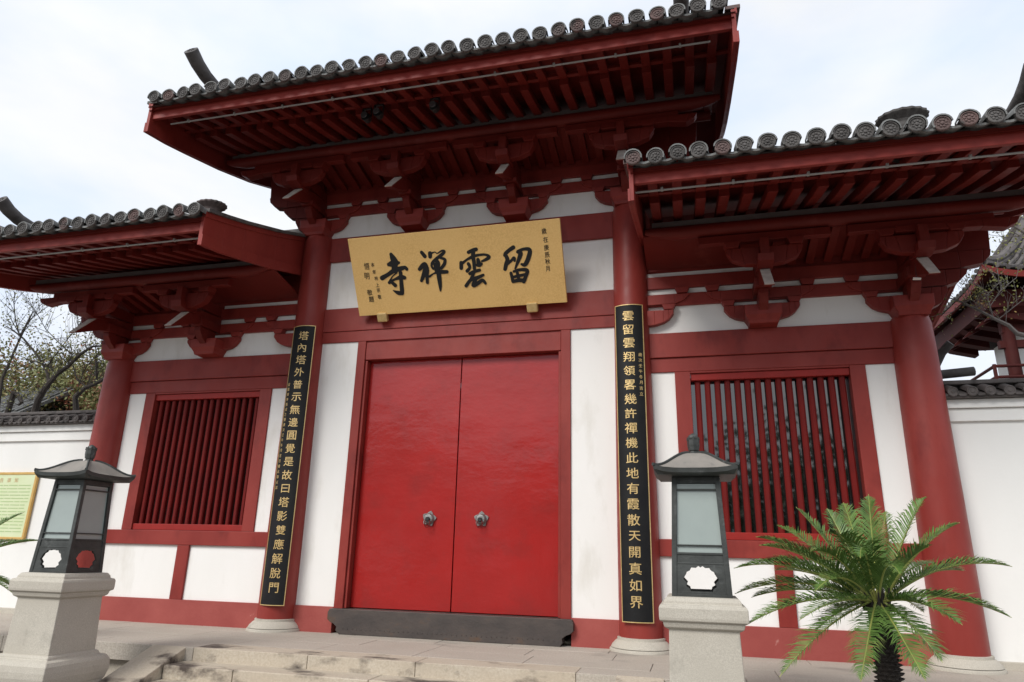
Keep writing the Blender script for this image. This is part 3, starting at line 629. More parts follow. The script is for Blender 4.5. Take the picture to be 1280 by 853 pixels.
for ci, ch in enumerate(STROKES):
    m = MB()
    for si, st_ in enumerate(ch):
        # smooth the traced stroke, then lay a ribbon with round ends
        P = []
        for i in range(len(st_)-1):
            p0, p1, p2, p3 = st_[max(i-1, 0)], st_[i], st_[i+1], st_[min(i+2, len(st_)-1)]
            for k in range(5):
                t = k/5; P.append([.5*((2*p1[j])+(-p0[j]+p2[j])*t+(2*p0[j]-5*p1[j]+4*p2[j]-p3[j])*t*t+(-p0[j]+3*p1[j]-3*p2[j]+p3[j])*t**3) for j in range(3)])
        P.append(list(st_[-1])); P = [(a_, b_, c_*1.17) for a_, b_, c_ in P]; h = .0035 + si*.0005
        Lf, Rt = [], []
        for i, (x, y, r0) in enumerate(P):
            dx, dy = P[min(i+1, len(P)-1)][0]-P[max(i-1, 0)][0], P[min(i+1, len(P)-1)][1]-P[max(i-1, 0)][1]; l = math.hypot(dx, dy) or 1
            nx_, ny_ = -dy/l*r0, dx/l*r0; Lf.append((x+nx_, y+ny_)); Rt.append((x-nx_, y-ny_))
        n = len(P); m.add([pqp(u, v, h) for u, v in Lf+Rt], [(i, i+1, n+i+1, n+i) for i in range(n-1)])
        for (x, y, r0), hh in ((P[0], .0002), (P[-1], .00025), (P[len(P)//2], .00015)):
            m.add([pqp(x+r0*math.cos(q), y+r0*math.sin(q), h+hh) for q in [2*math.pi*j/14 for j in range(14)]], [tuple(range(14))])
        for i in range(1, len(P)-1, 2):
            x, y, r0 = P[i]; m.add([pqp(x+r0*.98*math.cos(q), y+r0*.98*math.sin(q), h+.00005*(i+1)/len(P)) for q in [2*math.pi*j/12 for j in range(12)]], [tuple(range(12))])
    m.build('character', MT['ink'], pq)
def text_flat(m, ch, u, v, size, h=.003, sx=1.0, fn=pqp, rot=0):
    vs, fs = glyph(ch); c_, s_ = math.cos(rot), math.sin(rot)
    for j, (ex, ey) in enumerate(((-.007, 0), (.007, .002), (0, -.006), (0, .006))):   # laid four times, slightly shifted, for the weight of the brush
        m.add([fn(u+((x+ex)*c_-(y+ey)*s_)*size*sx, v+((x+ex)*s_+(y+ey)*c_)*size, h+j*.0004) for x, y in vs], fs)
sm = MB()
for ch, (u, v) in zip('歲在庚辰秋月', [(1.52, 1.121), (1.532, .99), (1.533, .868), (1.534, .757), (1.532, .656), (1.522, .545)]): text_flat(sm, ch, u, v, .095, sx=.85, rot=.08)
for ch, (u, v) in zip('悟明', [(-1.475, .82), (-1.497, .66)]): text_flat(sm, ch, u, v, .12, sx=.85, rot=-.08)
for ch, (u, v) in zip('敬題', [(-1.492, .385), (-1.48, .27)]): text_flat(sm, ch, u, v, .105, sx=.9)
for ch, (u, v) in zip('本年林上宗敬', [(-1.367, .835), (-1.357, .716), (-1.34, .61), (-1.335, .50), (-1.333, .412), (-1.328, .30)]): text_flat(sm, ch, u, v, .078, sx=.85)
sm.build('small_inscription', MT['ink'], pq)
for u in (-1.33, 1.22):
    pqbox(MB(), u-.088, u+.088, -.12, .035, -.055, .035).build('support_block', MT['goldt'], pq, bevel=.02)

# ================================================================ COUPLET BOARDS
def couplet(xc, text, small, small_u, small_z0, main_u, label):
    t = thing('couplet_board', label, 'board', (xc, -.34, .36), 'vertical couplet boards on the middle columns')
    Rb = .345
    def cp(u, v, h=0): a = u/Rb; return (xc+(Rb+h)*math.sin(a), -(Rb+h)*math.cos(a)+.02, v)
    def slab(u0, u1, v0, v1, h0, h1, n=12):
        m = MB(); vs = []
        for v in (v0, v1):
            for h in (h0, h1):
                for k in range(n+1): vs.append(cp(u0+(u1-u0)*k/n, v, h))
        a = n+1; fs = []
        for k in range(n): fs += [(k, k+1, 2*a+k+1, 2*a+k), (a+k, a+k+1, 3*a+k+1, 3*a+k), (k, k+1, a+k+1, a+k), (2*a+k, 2*a+k+1, 3*a+k+1, 3*a+k)]
        fs += [(0, a, 3*a, 2*a), (n, a+n, 3*a+n, 2*a+n)]
        m.add(vs, fs); return m
    slab(-.215, .215, .365, 4.755, -.03, 0).build('board_panel', MT['lacq'], t, smooth=True)
    b = MB()
    for u0, u1, v0, v1 in ((-.217, -.206, .363, 4.757), (.206, .217, .363, 4.757), (-.207, .207, .363, .374), (-.207, .207, 4.746, 4.757)):
        q = slab(u0, u1, v0, v1, -.031, .006, 12 if u1-u0 > .1 else 1); b.add(q.v, q.f)
    b.build('gold_border', MT['goldt'], t)
    for i, ch in enumerate(text):
        m = MB(); z = 4.575 - i*(3.96/19); rg = random.Random(i)
        text_flat(m, ch, main_u + rg.uniform(-.004, .004), z, .158*rg.uniform(.95, 1.05), .004, 1.12, cp)
        m.build('character', MT['goldt'], t)
    m = MB()
    for i, ch in enumerate(small): text_flat(m, ch, small_u, small_z0-i*.083, .058, .004, 1, cp)
    m.build('small_inscription', MT['goldt'], t)
couplet(2.725, '雲留雲翔領畧幾許禪機此地有霞散天開真如界', '歲次壬午冬月吉立', .15, 3.98, -.01, 'black couplet board with gold characters on the column right of the doors')
couplet(-2.675, '塔內塔外普示無邊圓覺是故曰塔影雙應解脫門', '留雲禪寺落成之慶歲次壬午冬月吉日書此聯以誌', -.15, 3.75, .03, 'black couplet board with gold characters on the column left of the doors')

# ================================================================ STONE LANTERNS IN FRONT OF THE PLATFORM
def scallop(cx, cy, hw, hh):
    P = []
    q = [(-.62, -1), (.62, -1), (.66, -.80), (.86, -.62), (.78, -.38), (1.0, -.05), (.86, .28), (.80, .50), (.62, .62), (.52, .86), (.26, .84), (.12, 1.0), (0, .88), (-.12, 1.0), (-.26, .84), (-.52, .86), (-.62, .62), (-.80, .50), (-.86, .28), (-1.0, -.05), (-.78, -.38), (-.86, -.62), (-.66, -.80)]
    return [(cx+a*hw, cy+b*hh) for a, b in q]
_panel = curve_mesh('cutout_panel', [[(-.215, 0), (.215, 0), (.207, .25), (-.207, .25)], scallop(0, .125, .150, .105)], .011, MT['bronze'])
_arch = curve_mesh('arch_panel', [[(-.50, 0), (-.33, 0), (-.31, .07), (-.24, .12), (-.12, .135), (-.06, .155), (0, .15), (.06, .155), (.12, .135), (.24, .12), (.31, .07), (.33, 0), (.50, 0), (.50, .22), (-.50, .22)]], .03, MT['granite'])
def lantern(cx, cy, label):
    L = thing('stone_lantern', label, 'lantern', (cx, cy, -.45), 'lanterns on stone pedestals')
    z = 0
    MB().square([(.31, -.06), (.308, .05), (.290, .60), (.305, .615)], (cx, cy, 0)).build('pedestal', MT['granite'], L, bevel=.008)
    MB().square([(.300, .605), (.325, .62), (.335, .65), (.335, .662), (.362, .675), (.366, .70), (.366, .775), (.355, .80), (.325, .806), (.322, .83), (.300, .862), (.26, .866)], (cx, cy, 0)).build('pedestal_cap', MT['granite'], L, bevel=.006)
    F = MB().square([(.37, -.32), (.41, -.26), (.43, -.18), (.432, -.12), (.425, -.06), (.40, -.022), (.375, -.012), (.345, -.008), (.34, .015), (.325, .034), (.30, .036)], (cx, cy, 0)).build('pedestal_foot', MT['granite'], L, bevel=.01)
    for k in range(4):
        o = link('arch_panel', _arch, L, .004, loc=(cx + .37*math.sin(R(90*k)), cy - .37*math.cos(R(90*k)), -.46)); o.scale = (.78, 1, 1); o.rotation_euler = (R(90), 0, R(90*k))
    # body
    zb, zt, hb, ht = .866, 1.895, .255, .212
    def hw(zz): return hb + (ht-hb)*(zz-zb)/(zt-zb)
    body = MB()
    for sx in (-1, 1):
        for sy in (-1, 1):
            vs = []
            for zz in (zb, zt):
                h = hw(zz)
                for a, b in ((0, 0), (-.045, 0), (-.045, -.045), (0, -.045)): vs.append((cx+sx*(h+a), cy+sy*(h+b), zz))
            body.add(vs, [(0, 1, 2, 3), (4, 5, 6, 7), (0, 1, 5, 4), (1, 2, 6, 5), (2, 3, 7, 6), (3, 0, 4, 7)])
    B = body.build('lantern_body', MT['bronze'], L, bevel=.004)
    for za, zc in ((zb, zb+.025), (1.215, 1.235), (1.135, 1.148), (1.29, 1.302), (1.775, 1.79), (1.84, zt)):
        h = hw((za+zc)/2) - .004; i_ = h - .028
        rl = MB(); rl.box(cx-h, cx+h, cy-h, cy-i_, za, zc); rl.box(cx-h, cx+h, cy+i_, cy+h, za, zc); rl.box(cx-h, cx-i_, cy-i_, cy+i_, za, zc); rl.box(cx+i_, cx+h, cy-i_, cy+i_, za, zc)
        rl.build('lantern_rail', MT['bronze'], L, bevel=.003)

    for k in range(4):
        a = R(90*k); tilt = math.atan((hb-ht)/(zt-zb))
        def place(me, nm, zz, inset):
            h = hw(zz) - inset; o = link(nm, me, L, loc=(cx+h*math.sin(a), cy-h*math.cos(a), zz)); o.rotation_euler = (R(90)-tilt, 0, a); return o
        place(_panel, 'cutout_panel', .892, .018)
        pm = MB().add([(-.205, 0, 0), (.205, 0, 0), (.205, .08, 0), (-.205, .08, 0), (-.205, 0, .01), (.205, 0, .01), (.205, .08, .01), (-.205, .08, .01)], [(0, 3, 2, 1), (4, 5, 6, 7), (0, 1, 5, 4), (1, 2, 6, 5), (2, 3, 7, 6), (3, 0, 4, 7)])
        place(pm.mesh('band_panel', MT['bronze']), 'band_panel', 1.14, .022)
        gm = MB().add([(-.195, 0, 0), (.195, 0, 0), (.178, .60, 0), (-.178, .60, 0), (-.195, 0, .004), (.195, 0, .004), (.178, .60, .004), (-.178, .60, .004)], [(0, 3, 2, 1), (4, 5, 6, 7), (0, 1, 5, 4), (1, 2, 6, 5), (2, 3, 7, 6), (3, 0, 4, 7)])
        place(gm.mesh('glass_pane', MT['frost']), 'glass_pane', 1.235, .03)
    bx('lantern_floor', MT['bronze'], L, cx-.2, cx+.2, cy-.2, cy+.2, 1.20, 1.21, bevel=0)
    # roof: concave hipped cap with thick dark edge
    nseg = 10; rp = MB(); ed = MB()
    def rz(t): return 1.965 + .175*(1-t)**1.15*(1 + .9*t*(1-t)) if False else 1.955 + .18*(math.cos(t*math.pi)*.5+.5)**.9
    def corner(t, a, b):     # t 0..1 from neck to eave, (a,b) in -1..1 along the square
        h = .045 + .325*t; lift = .035*(abs(a*b))**4*t**3
        return (cx+a*h, cy+b*h, rz(t)+lift)
    for k in range(4):
        m8 = 8; vs = []
        for i in range(nseg+1):
            for j in range(m8+1):
                u = -1+2*j/m8; a, b = ((u, -1), (1, u), (-u, 1), (-1, -u))[k]; vs.append(corner(i/nseg, a, b))
        fs = [(i*(m8+1)+j, i*(m8+1)+j+1, (i+1)*(m8+1)+j+1, (i+1)*(m8+1)+j) for i in range(nseg) for j in range(m8)]
        rp.add(vs, fs)
        e0 = [corner(1, *((-1+2*j/m8, -1), (1, -1+2*j/m8), (1-2*j/m8, 1), (-1, 1-2*j/m8))[k]) for j in range(m8+1)]
        e1 = [(cx+(x-cx)*.985, cy+(y-cy)*.985, zz-.035) for x, y, zz in e0]; e2 = [(cx+(x-cx)*.90, cy+(y-cy)*.90, 1.905) for x, y, zz in e0]; e3 = [(cx+(x-cx)*.55, cy+(y-cy)*.55, 1.897) for x, y, zz in e0]
        up = [(x, y, zz+.006) for x, y, zz in e0]; n = m8+1
        ed.add(up+e1+e2+e3, [(q*n+j, q*n+j+1, (q+1)*n+j+1, (q+1)*n+j) for q in range(3) for j in range(m8)])
        a, b = ((-1, -1), (1, -1), (1, 1), (-1, 1))[k]
        ed.tube([tuple(Vector(corner(i/nseg, a, b))+Vector((0, 0, .006))) for i in range(nseg+1)], [.013]*nseg+[.017], 6)
    RR = rp.build('lantern_roof', MT['lroof'], L, smooth=True); ed.build('roof_rim', MT['bronze'], RR)
    fi = MB(); fi.lathe([(.05, 0), (.055, .015), (.042, .03), (.04, .045), (.05, .05), (.057, .10), (.057, .15), (.062, .165), (.050, .172), (.040, .195), (.008, .215)], (cx, cy, 2.115), 8)
    for j in range(8):
        t = 2*math.pi*j/8; fi.prism([(cx+.05*math.cos(t)-.012, 2.262), (cx+.05*math.cos(t)+.012, 2.262), (cx+.055*math.cos(t), 2.30)], 'y', cy+.05*math.sin(t)-.008, cy+.05*math.sin(t)+.008)
    fi.build('finial', MT['bronze'], L)
    return L
lantern(-3.52, -3.2, 'dark metal lantern with glass panes on a granite pedestal left of the steps')
lantern(3.53, -3.2, 'dark metal lantern with glass panes on a granite pedestal beside the palm')

# ================================================================ GARDEN WALLS
def gwall(x0, x1, label):
    t = thing('garden_wall', label, 'wall', ((x0+x1)/2, .3, 0), 'white garden walls beside the gate')
    bx('wall_face', MT['plaster2'], t, x0, x1, .15, .5, -.02, 2.98, bevel=0)
    bx('base_course', MT['granite'], t, x0, x1, .12, .53, -.02, .09, bevel=.01)
    bx('moulding', MT['plaster2'], t, x0, x1, .105, .545, 2.98, 3.145, bevel=.006); bx('moulding', MT['plaster2'], t, x0, x1, .065, .585, 3.15, 3.265, bevel=.006)
    cp = MB().strip([(-.02, 3.33), (.32, 3.46), (.66, 3.33)], [(-.02, 3.27), (.32, 3.27), (.66, 3.27)], 'x', x0, x1).build('coping', MT['capstone'], t)
    bx('coping_ridge', MT['capstone'], t, x0, x1, .10, .56, 3.475, 3.535, bevel=.015)
    e_ = MB(); e_.lathe([(.066, .02), (.066, -.008), (.056, -.014), (.046, -.004), (.001, -.004)], (0, 0, 0), 14, 'y'); e_.lathe([(.03, 0), (.02, -.012), (.004, -.014)], (0, 0, 0), 8, 'y')
    c = arc(.068, 6, 0, 180); e_.add([(x, .0, z) for x, z in c]+[(x*.95, .26, z*.95+.10) for x, z in c], [(i, i+1, 8+i, 7+i) for i in range(6)])
    em = e_.mesh('wall_tile', MT['capstone'], smooth=True)
    pm = MB().add([(-.06, -.01, .0), (-.03, -.01, -.03), (.03, -.01, -.03), (.06, -.01, 0), (-.06, .06, .03), (-.03, .06, .0), (.03, .06, .0), (.06, .06, .03)], [(0, 1, 2, 3), (0, 1, 5, 4), (1, 2, 6, 5), (2, 3, 7, 6)]).mesh('wall_drip_tile', MT['capstone'])
    n = int((x1-x0)/.215); rg = random.Random(4)
    for i in range(n):
        x = x0 + .12 + i*.215
        o = link('wall_tile', em, t, loc=(x+rg.uniform(-.008, .008), -.05+rg.uniform(-.01, .01), 3.345)); o.rotation_euler = (0, R(rg.uniform(-8, 8)), R(rg.uniform(-3, 3)))
        link('wall_drip_tile', pm, t, loc=(x+.107, -.035, 3.315))
    return t
gwall(-16, -6.55, 'long white garden wall with dark tile coping left of the gate')
gwall(6.55, 13.5, 'white garden wall with dark tile coping behind the palm right of the gate')
# notice board
nb_ = thing('notice_board', 'pale green notice board in a brass frame on the left garden wall', 'sign', (-8.8, .12, 1.2))
bx('board_panel', MT['sign'], nb_, -9.66, -8.07, .10, .145, 1.26, 2.36, bevel=0)
fm = MB().box(-9.70, -8.02, .09, .14, 2.36, 2.405).box(-9.70, -8.02, .09, .14, 1.22, 1.262).box(-9.70, -9.66, .09, .14, 1.262, 2.36).box(-8.07, -8.02, .09, .14, 1.262, 2.36)
fm.build('frame', MT['signfr'], nb_, bevel=.005)
tx = MB(); fw = lambda u, v, h=0: (u, .098-h, v)
for i, ch in enumerate('公告須知'): text_flat(tx, ch, -9.0+i*.17, 2.26, .085, 0, 1, fw)
tx.build('heading', MT['signhd'], nb_)
ln = MB(); rg = random.Random(9)
for i in range(15):
    z = 2.16 - i*.058; x = -9.6
    while x < -8.16:
        wd = rg.uniform(.10, .30); ln.add([(x, .097, z), (min(x+wd, -8.12), .097, z), (min(x+wd, -8.12), .097, z+.014), (x, .097, z+.014)], [(0, 1, 2, 3)]); x += wd+.02
ln.build('text_lines', MT['signtx'], nb_)

# ================================================================ CYCADS
C0 = Vector(cam.matrix_world.translation)
def ray_at(px, py, y):
    d = _f*853.0 + _r*(px-640) - _u*(py-426.5); return C0 + d*((y-C0.y)/d.y)
def frond(base, tip, lift, width, parent, loc, rg, mats=None, nl=74, side=None):
    b, t = Vector(base), Vector(tip); Lc = (t-b).length
    c = b.lerp(t, .5) + Vector((0, 0, lift*Lc)); m = MB()
    def q(s): return b*(1-s)**2 + c*2*s*(1-s) + t*s*s
    n = 14; m.cur = 1; m.tube([q(i/n) for i in range(n+1)], [.0105*(1-.75*i/n) for i in range(n+1)], 4, False); m.cur = 0
    wob = rg.uniform(.85, 1.1)
    for i in range(nl*2):
        s = .10 + .88*(i//2)/nl; p = q(s); d = (q(min(s+.03, 1)) - q(s-.03)).normalized()
        sd = d.cross(Vector((0, 0, 1))); 
        if sd.length < .1: sd = Vector((1, 0, 0))
        sd.normalize(); nrm = sd.cross(d).normalized()
        sg = 1 if i % 2 else -1
        wid = width*wob*(math.sin(math.pi*min(1, (s*.92+.10)))**.6)*rg.uniform(.78, 1.12)
        if s > .85: wid *= 1 - (s-.85)*2.2
        ang = R(58 - 20*s + rg.uniform(-5, 5)); vee = R(30 + rg.uniform(-9, 9))
        dr = (d*math.cos(ang) + (sd*sg*math.cos(vee) + nrm*math.sin(vee))*math.sin(ang)).normalized()
        e1 = p + dr*wid*.55; e2 = p + dr*wid + Vector((0, 0, -wid*rg.uniform(.08, .34))); lw = .0058*rg.uniform(.8, 1.25)
        ax = d*lw
        m.add([tuple(p-ax*.8), tuple(p+ax*.8), tuple(e1+ax), tuple(e1-ax), tuple(e2)], [(0, 1, 2, 3), (3, 2, 4)])
    return m.build('frond', mats or [MT['leaf'], MT['rachis']], parent)
def cycad(crown, ground, fr, label, seed):
    T_ = thing('cycad_palm', label, 'palm', (crown.x+.03, crown.y, ground), 'cycad palms by the platform'); rg = random.Random(seed)
    tr = MB(); pts = [(crown.x+.03, crown.y, ground), (crown.x+.02, crown.y, (ground+crown.z)/2), (crown.x, crown.y, crown.z-.02)]
    tr.tube(pts, [.095, .085, .085], 14)
    hgt = crown.z-ground; k = int(hgt/.035)
    for i in range(k):
        for j in range(11):
            a = 2*math.pi*(j+.5*(i % 2))/11 + rg.uniform(-.1, .1); zz = ground + (i+.5)*.035; r0 = .088
            c_, s_ = math.cos(a), math.sin(a); o_ = Vector((crown.x+.02+r0*c_*.93, crown.y+r0*s_*.93, zz)); tg = Vector((-s_, c_, 0))*.026; ou = Vector((c_, s_, .5)).normalized()*rg.uniform(.03, .055)
            tr.add([tuple(o_-tg), tuple(o_+tg), tuple(o_+tg*.5+ou), tuple(o_-tg*.5+ou), tuple(o_+Vector((0, 0, .03)))], [(0, 1, 2, 3), (3, 2, 4), (0, 3, 4), (1, 2, 4)])
    tr.build('trunk', MT['bark'], T_)
    hb = MB()
    for j in range(26):
        a = rg.uniform(0, 2*math.pi); r0 = rg.uniform(.01, .10); hb.tube([(crown.x+r0*math.cos(a), crown.y+r0*math.sin(a), crown.z-.08), (crown.x+1.5*r0*math.cos(a), crown.y+1.5*r0*math.sin(a), crown.z+rg.uniform(.05, .12))], [.018, .006], 5)
    hb.build('crown_heart', MT['bark'], T_)
    for tip, lift, wd, dry in fr:
        a = (Vector(tip)-crown); a.z = 0; b = crown + (a.normalized()*.06 if a.length > .01 else a)
        frond(b, tip, lift, wd, T_, None, rg, [MT['dry'], MT['dry']] if dry else None, 74 if not dry else 26)
    return T_
CRY = -3.2; CR = ray_at(1096, 752, CRY)
spec = [((320,115), .3, .10), ((450,120), .5, .08), ((625,60), .25, .03), ((865,70), .2, .14), ((1010,180), .1, .20), ((1230,365), .1, .24), ((1228,580), -.25, .22),
        ((1022,612), -.6, .22), ((938,770), -.45, .16), ((868,848), -.85, .05), ((592,850), -.95, .02), ((250,830), -.6, .12), ((110,612), -.3, .18), ((62,480), .1, .22),
        ((58,372), -.1, .24), ((150,240), .1, .20), ((165,275), -.35, .20), ((332,592), -.9, .12), ((132,495), .5, .16), ((1025,382), .5, .18), ((700,130), .75, .10),
        ((520,95), .75, .06), ((230,380), .85, .15), ((240,190), .7, .12), ((400,640), .8, .12), ((860,560), .8, .15), ((900,350), .85, .15), ((590,330), -.75, .55), ((400,470), -.8, .30), ((760,400), -.75, .45), ((470,560), .9, .1), ((380,300), -.55, .30), ((880,280), -.3, .22), ((180,340), .45, .22), ((500,230), -.5, .3)]
fr = [(tuple(ray_at(900+a/3.368, 600+b/3.368, CRY+dy)), lift, .24, False) for (a, b), dy, lift in spec]
fr.append((tuple(ray_at(900+690/3.368, 600+175/3.368, CRY+.35)), .05, .10, True))
cycad(CR, -.45, fr, 'dark green cycad palm with one withered frond in front of the right column', 5)
rg = random.Random(21); CL = Vector((-5.52, -3.1, .85)); fr = []
for i in range(26):
    a = R(i*360/26*1.0 + rg.uniform(-6, 6)); el = rg.choice([.75, .35, .0, -.3]); ln_ = 1.05
    fr.append((tuple(CL + Vector((math.cos(a)*math.cos(el)*ln_, math.sin(a)*math.cos(el)*ln_, math.sin(el)*ln_))), .17, .17, False))
cycad(CL, -.45, fr, 'cycad palm at the left picture edge, only frond tips showing before the notice board', 6)

# ================================================================ TREES
def poly_branch(m, pts, r0, r1, y, rg, n=6, wob=.12):
    P = []; yy = y
    for i, (x, z) in enumerate(pts):
        P.append((x, yy, z)); yy += rg.uniform(-wob, wob)
    k = len(P); m.tube(P, [r0+(r1-r0)*i/(k-1) for i in range(k)], n, True); return P
def leaf_quads(m, c, n, spread, size, rg):
    for _ in range(n):
        p = Vector(c) + Vector((rg.gauss(0, spread), rg.gauss(0, spread), rg.gauss(0, spread)))
        d = Vector((rg.uniform(-1, 1), rg.uniform(-1, 1), rg.uniform(-1.2, .3))).normalized()*size*rg.uniform(.7, 1.2); s_ = d.cross(Vector((rg.uniform(-1, 1), rg.uniform(-1, 1), rg.uniform(-1, 1)))).normalized()*size*.28
        m.add([tuple(p), tuple(p+d*.5+s_), tuple(p+d), tuple(p+d*.5-s_)], [(0, 1, 2, 3)])
def twigs(m, lv, P, rg, per=2, ln=.55, r=.008, leaves=3, spread=.12, lsize=.075, depth=1):
    for i in range(1, len(P)):
        for _ in range(per):
            t = rg.random(); a = Vector(P[i-1]).lerp(Vector(P[i]), t)
            base = (Vector(P[i])-Vector(P[i-1])).normalized()
            d = (base*.7 + Vector((rg.uniform(-1, 1), rg.uniform(-1, 1), rg.uniform(-.2, 1)))).normalized(); l = ln*rg.uniform(.5, 1.3)
            b = a + d*l*.5 + Vector((0, 0, rg.uniform(-.03, .05))); c = a + d*l + Vector((rg.uniform(-.06, .06), rg.uniform(-.06, .06), rg.uniform(-.02, .1)))
            m.tube([a, b, c], [r, r*.7, r*.35], 4, False)
            leaf_quads(lv, c, leaves, spread, lsize, rg)
            if leaves: leaf_quads(lv, b, max(1, leaves//2), spread, lsize, rg)
            if depth > 0: twigs(m, lv, [tuple(a), tuple(b), tuple(c)], rg, 1, ln*.6, r*.6, leaves, spread, lsize, depth-1)
TA = [([(-13.5,-.4),(-13.35,2.5),(-13.16,4.46),(-13.0,4.77),(-12.78,5.08),(-12.66,5.44),(-12.38,5.66),(-11.96,5.95),(-11.57,6.13),(-11.15,6.16)], .20, .03),
      ([(-12.78,5.08),(-13.04,5.51),(-13.55,6.0),(-14.17,6.54),(-14.6,6.81),(-15.02,6.98)], .07, .02),
      ([(-14.17,6.54),(-14.37,7.02),(-14.58,7.53),(-14.66,7.89)], .03, .012), ([(-13.06,5.58),(-12.74,5.96),(-12.27,6.5),(-12.0,6.96)], .03, .012),
      ([(-12.34,5.71),(-12.39,5.99),(-12.9,6.35),(-13.61,6.82),(-13.99,7.34),(-14.54,7.78)], .03, .01), ([(-14.17,6.56),(-13.84,7.03),(-13.47,7.35),(-13.0,7.54)], .02, .008),
      ([(-12.27,6.5),(-12.32,6.89),(-12.59,7.39)], .016, .008), ([(-12.66,5.44),(-12.88,5.64),(-13.51,5.86),(-13.91,5.69),(-14.16,5.37)], .03, .01)]
TB = [([(-11.9,-.4),(-11.8,2.4),(-11.74,4.46),(-11.77,4.78),(-11.62,5.04),(-11.33,5.14),(-10.96,5.37),(-10.75,5.61)], .17, .04),
      ([(-11.62,5.04),(-11.46,5.26),(-11.49,5.58),(-11.57,5.86)], .06, .03), ([(-11.9,5.18),(-12.03,5.46),(-11.91,5.73),(-11.66,6.05),(-11.41,6.36)], .025, .01),
      ([(-11.63,5.06),(-12.01,5.28),(-12.34,5.71)], .04, .015), ([(-11.56,5.86),(-11.22,6.02),(-10.94,6.19)], .02, .01), ([(-11.42,5.53),(-11.02,5.65),(-10.79,5.77)], .015, .008)]
TC = [([(-15.3,-.4),(-14.9,3.2),(-14.56,5.15),(-14.28,5.0),(-14.05,4.8),(-14.21,4.76)], .17, .05), ([(-14.9,3.2),(-15.3,5.6),(-15.1,6.9),(-14.9,7.6)], .10, .02)]
for k, (tr_, y, lb) in enumerate(((TA, 4.0, 'bare dark cherry tree forking widely above the left garden wall'), (TB, 4.1, 'crooked dark tree nearest the gate behind the left garden wall'), (TC, 4.6, 'drooping dark tree at the far left behind the garden wall'))):
    rg = random.Random(40+k); t = thing('cherry_tree', lb, 'tree', (tr_[0][0][0][0], y, -.45), 'bare trees behind the left garden wall')
    m = MB(); tw = MB(); lv = MB()
    for i, (pts, a, b) in enumerate(tr_):
        P = poly_branch(m, pts, a*.55, b*.7, y, rg, 8)
        Q = P[3:] if (i == 0 and k < 2) else P
        if k == 2 and i == 0: Q = P[2:]
        twigs(tw, lv, Q, rg, 4, .75, .008, 1, .10, .075, 1)
    m.build('trunk', MT['bark'], t, smooth=True); tw.build('twigs', MT['bark'], t, kind='stuff'); lv.build('leaves', MT['leafy'], t)
# right: pale branches of a tree standing behind the right garden wall
TRb = [([(11.6,-.4),(11.2,2.6),(10.3,4.3),(9.33,4.88),(9.06,5.0),(8.94,5.14),(8.75,5.27),(8.61,5.39),(8.4,5.55),(8.23,5.64),(8.07,5.72)], .11, .012),
       ([(8.74,5.29),(8.71,5.43),(8.69,5.61),(8.7,5.72),(8.5,5.92)], .026, .009), ([(8.71,5.72),(8.96,5.96),(8.98,6.12),(8.89,6.2)], .014, .007), ([(8.72,5.5),(8.93,5.78),(9.07,5.9),(9.24,6.03)], .014, .007),
       ([(8.81,5.26),(8.98,5.39),(9.21,5.57),(9.36,5.65)], .014, .007), ([(8.65,5.45),(8.47,5.62),(8.42,5.65),(8.33,5.59),(8.1,5.42),(7.99,5.36)], .012, .005), ([(8.43,5.67),(8.49,5.86),(8.52,5.95)], .01, .005),
       ([(11.2,2.6),(11.0,5.0),(10.3,6.3),(9.8,6.75),(9.52,6.92),(9.37,7.03),(9.23,7.12)], .09, .014), ([(9.8,6.75),(9.47,6.78),(9.25,6.78),(9.1,6.77)], .02, .007), ([(10.3,6.3),(9.8,6.2),(9.4,6.3)], .02, .007)]
rg = random.Random(77); t = thing('cherry_tree', 'pale twiggy tree with few yellow leaves behind the right garden wall', 'tree', (11.6, 3.0, -.45))
m = MB(); tw = MB(); lv = MB()
for i, (pts, a, b) in enumerate(TRb):
    P = poly_branch(m, pts, a*.55, b*.75, 3.0, rg, 7, .06); twigs(tw, lv, P[5 if i == 0 else 0:], rg, 2, .35, .006, 2, .09, .055, 1)
    if i >= 7: leaf_quads(lv, (9.3, 3.0, 6.75), 30, .22, .06, rg)
m.build('trunk', MT['twig'], t, smooth=True); tw.build('twigs', MT['twig'], t, kind='stuff'); lv.build('leaves', MT['leafy'], t)
def bushy(name, cx, cy, zc, rx, rz_, n, mt, label, seed, zb=-.45, size=.13, group=None, holes=.0):
    rg = random.Random(seed); t = thing(name, label, 'tree', (cx, cy, zb), group)
    tk = MB(); tk.tube([(cx, cy, zb), (cx+.1, cy, zc-rz_*.3), (cx, cy, zc+rz_*.3)], [.28, .18, .06], 8)
    cl = []
    for i in range(16):
        a = rg.uniform(0, 6.28); q = rg.uniform(.3, .95); h = rg.uniform(-.8, .95); f_ = math.sqrt(max(0, 1-h*h*.8))
        c = Vector((cx+rx*q*f_*math.cos(a), cy+rx*q*f_*math.sin(a), zc+rz_*h)); cl.append((c, rg.uniform(.16, .30)*rx)); tk.tube([(cx, cy, zc-rz_*.4), tuple((Vector((cx, cy, zc))+c)/2), tuple(c)], [.08, .05, .015], 5, False)
    tk.build('trunk', MT['bark'], t, smooth=True); lv = MB()
    for i in range(n):
        c, s_ = rg.choice(cl); leaf_quads(lv, tuple(c), 1, s_, size, rg)
    lv.build('crown', mt, t); return t
bushy('tree', -20.6, 9.5, 5.9, 2.6, 1.7, 12000, MT['leafg'], 'olive green leafy tree at the far left behind the bare trees', 1)
bushy('tree', -18.3, 10.5, 5.4, 2.4, 1.6, 11000, MT['leafg'], 'low olive tree behind the forking bare tree', 2)
bushy('tree', -16.1, 9.0, 5.3, 2.2, 1.6, 12000, MT['leafg'], 'yellowish green tree right beside the left column behind the wall', 3)
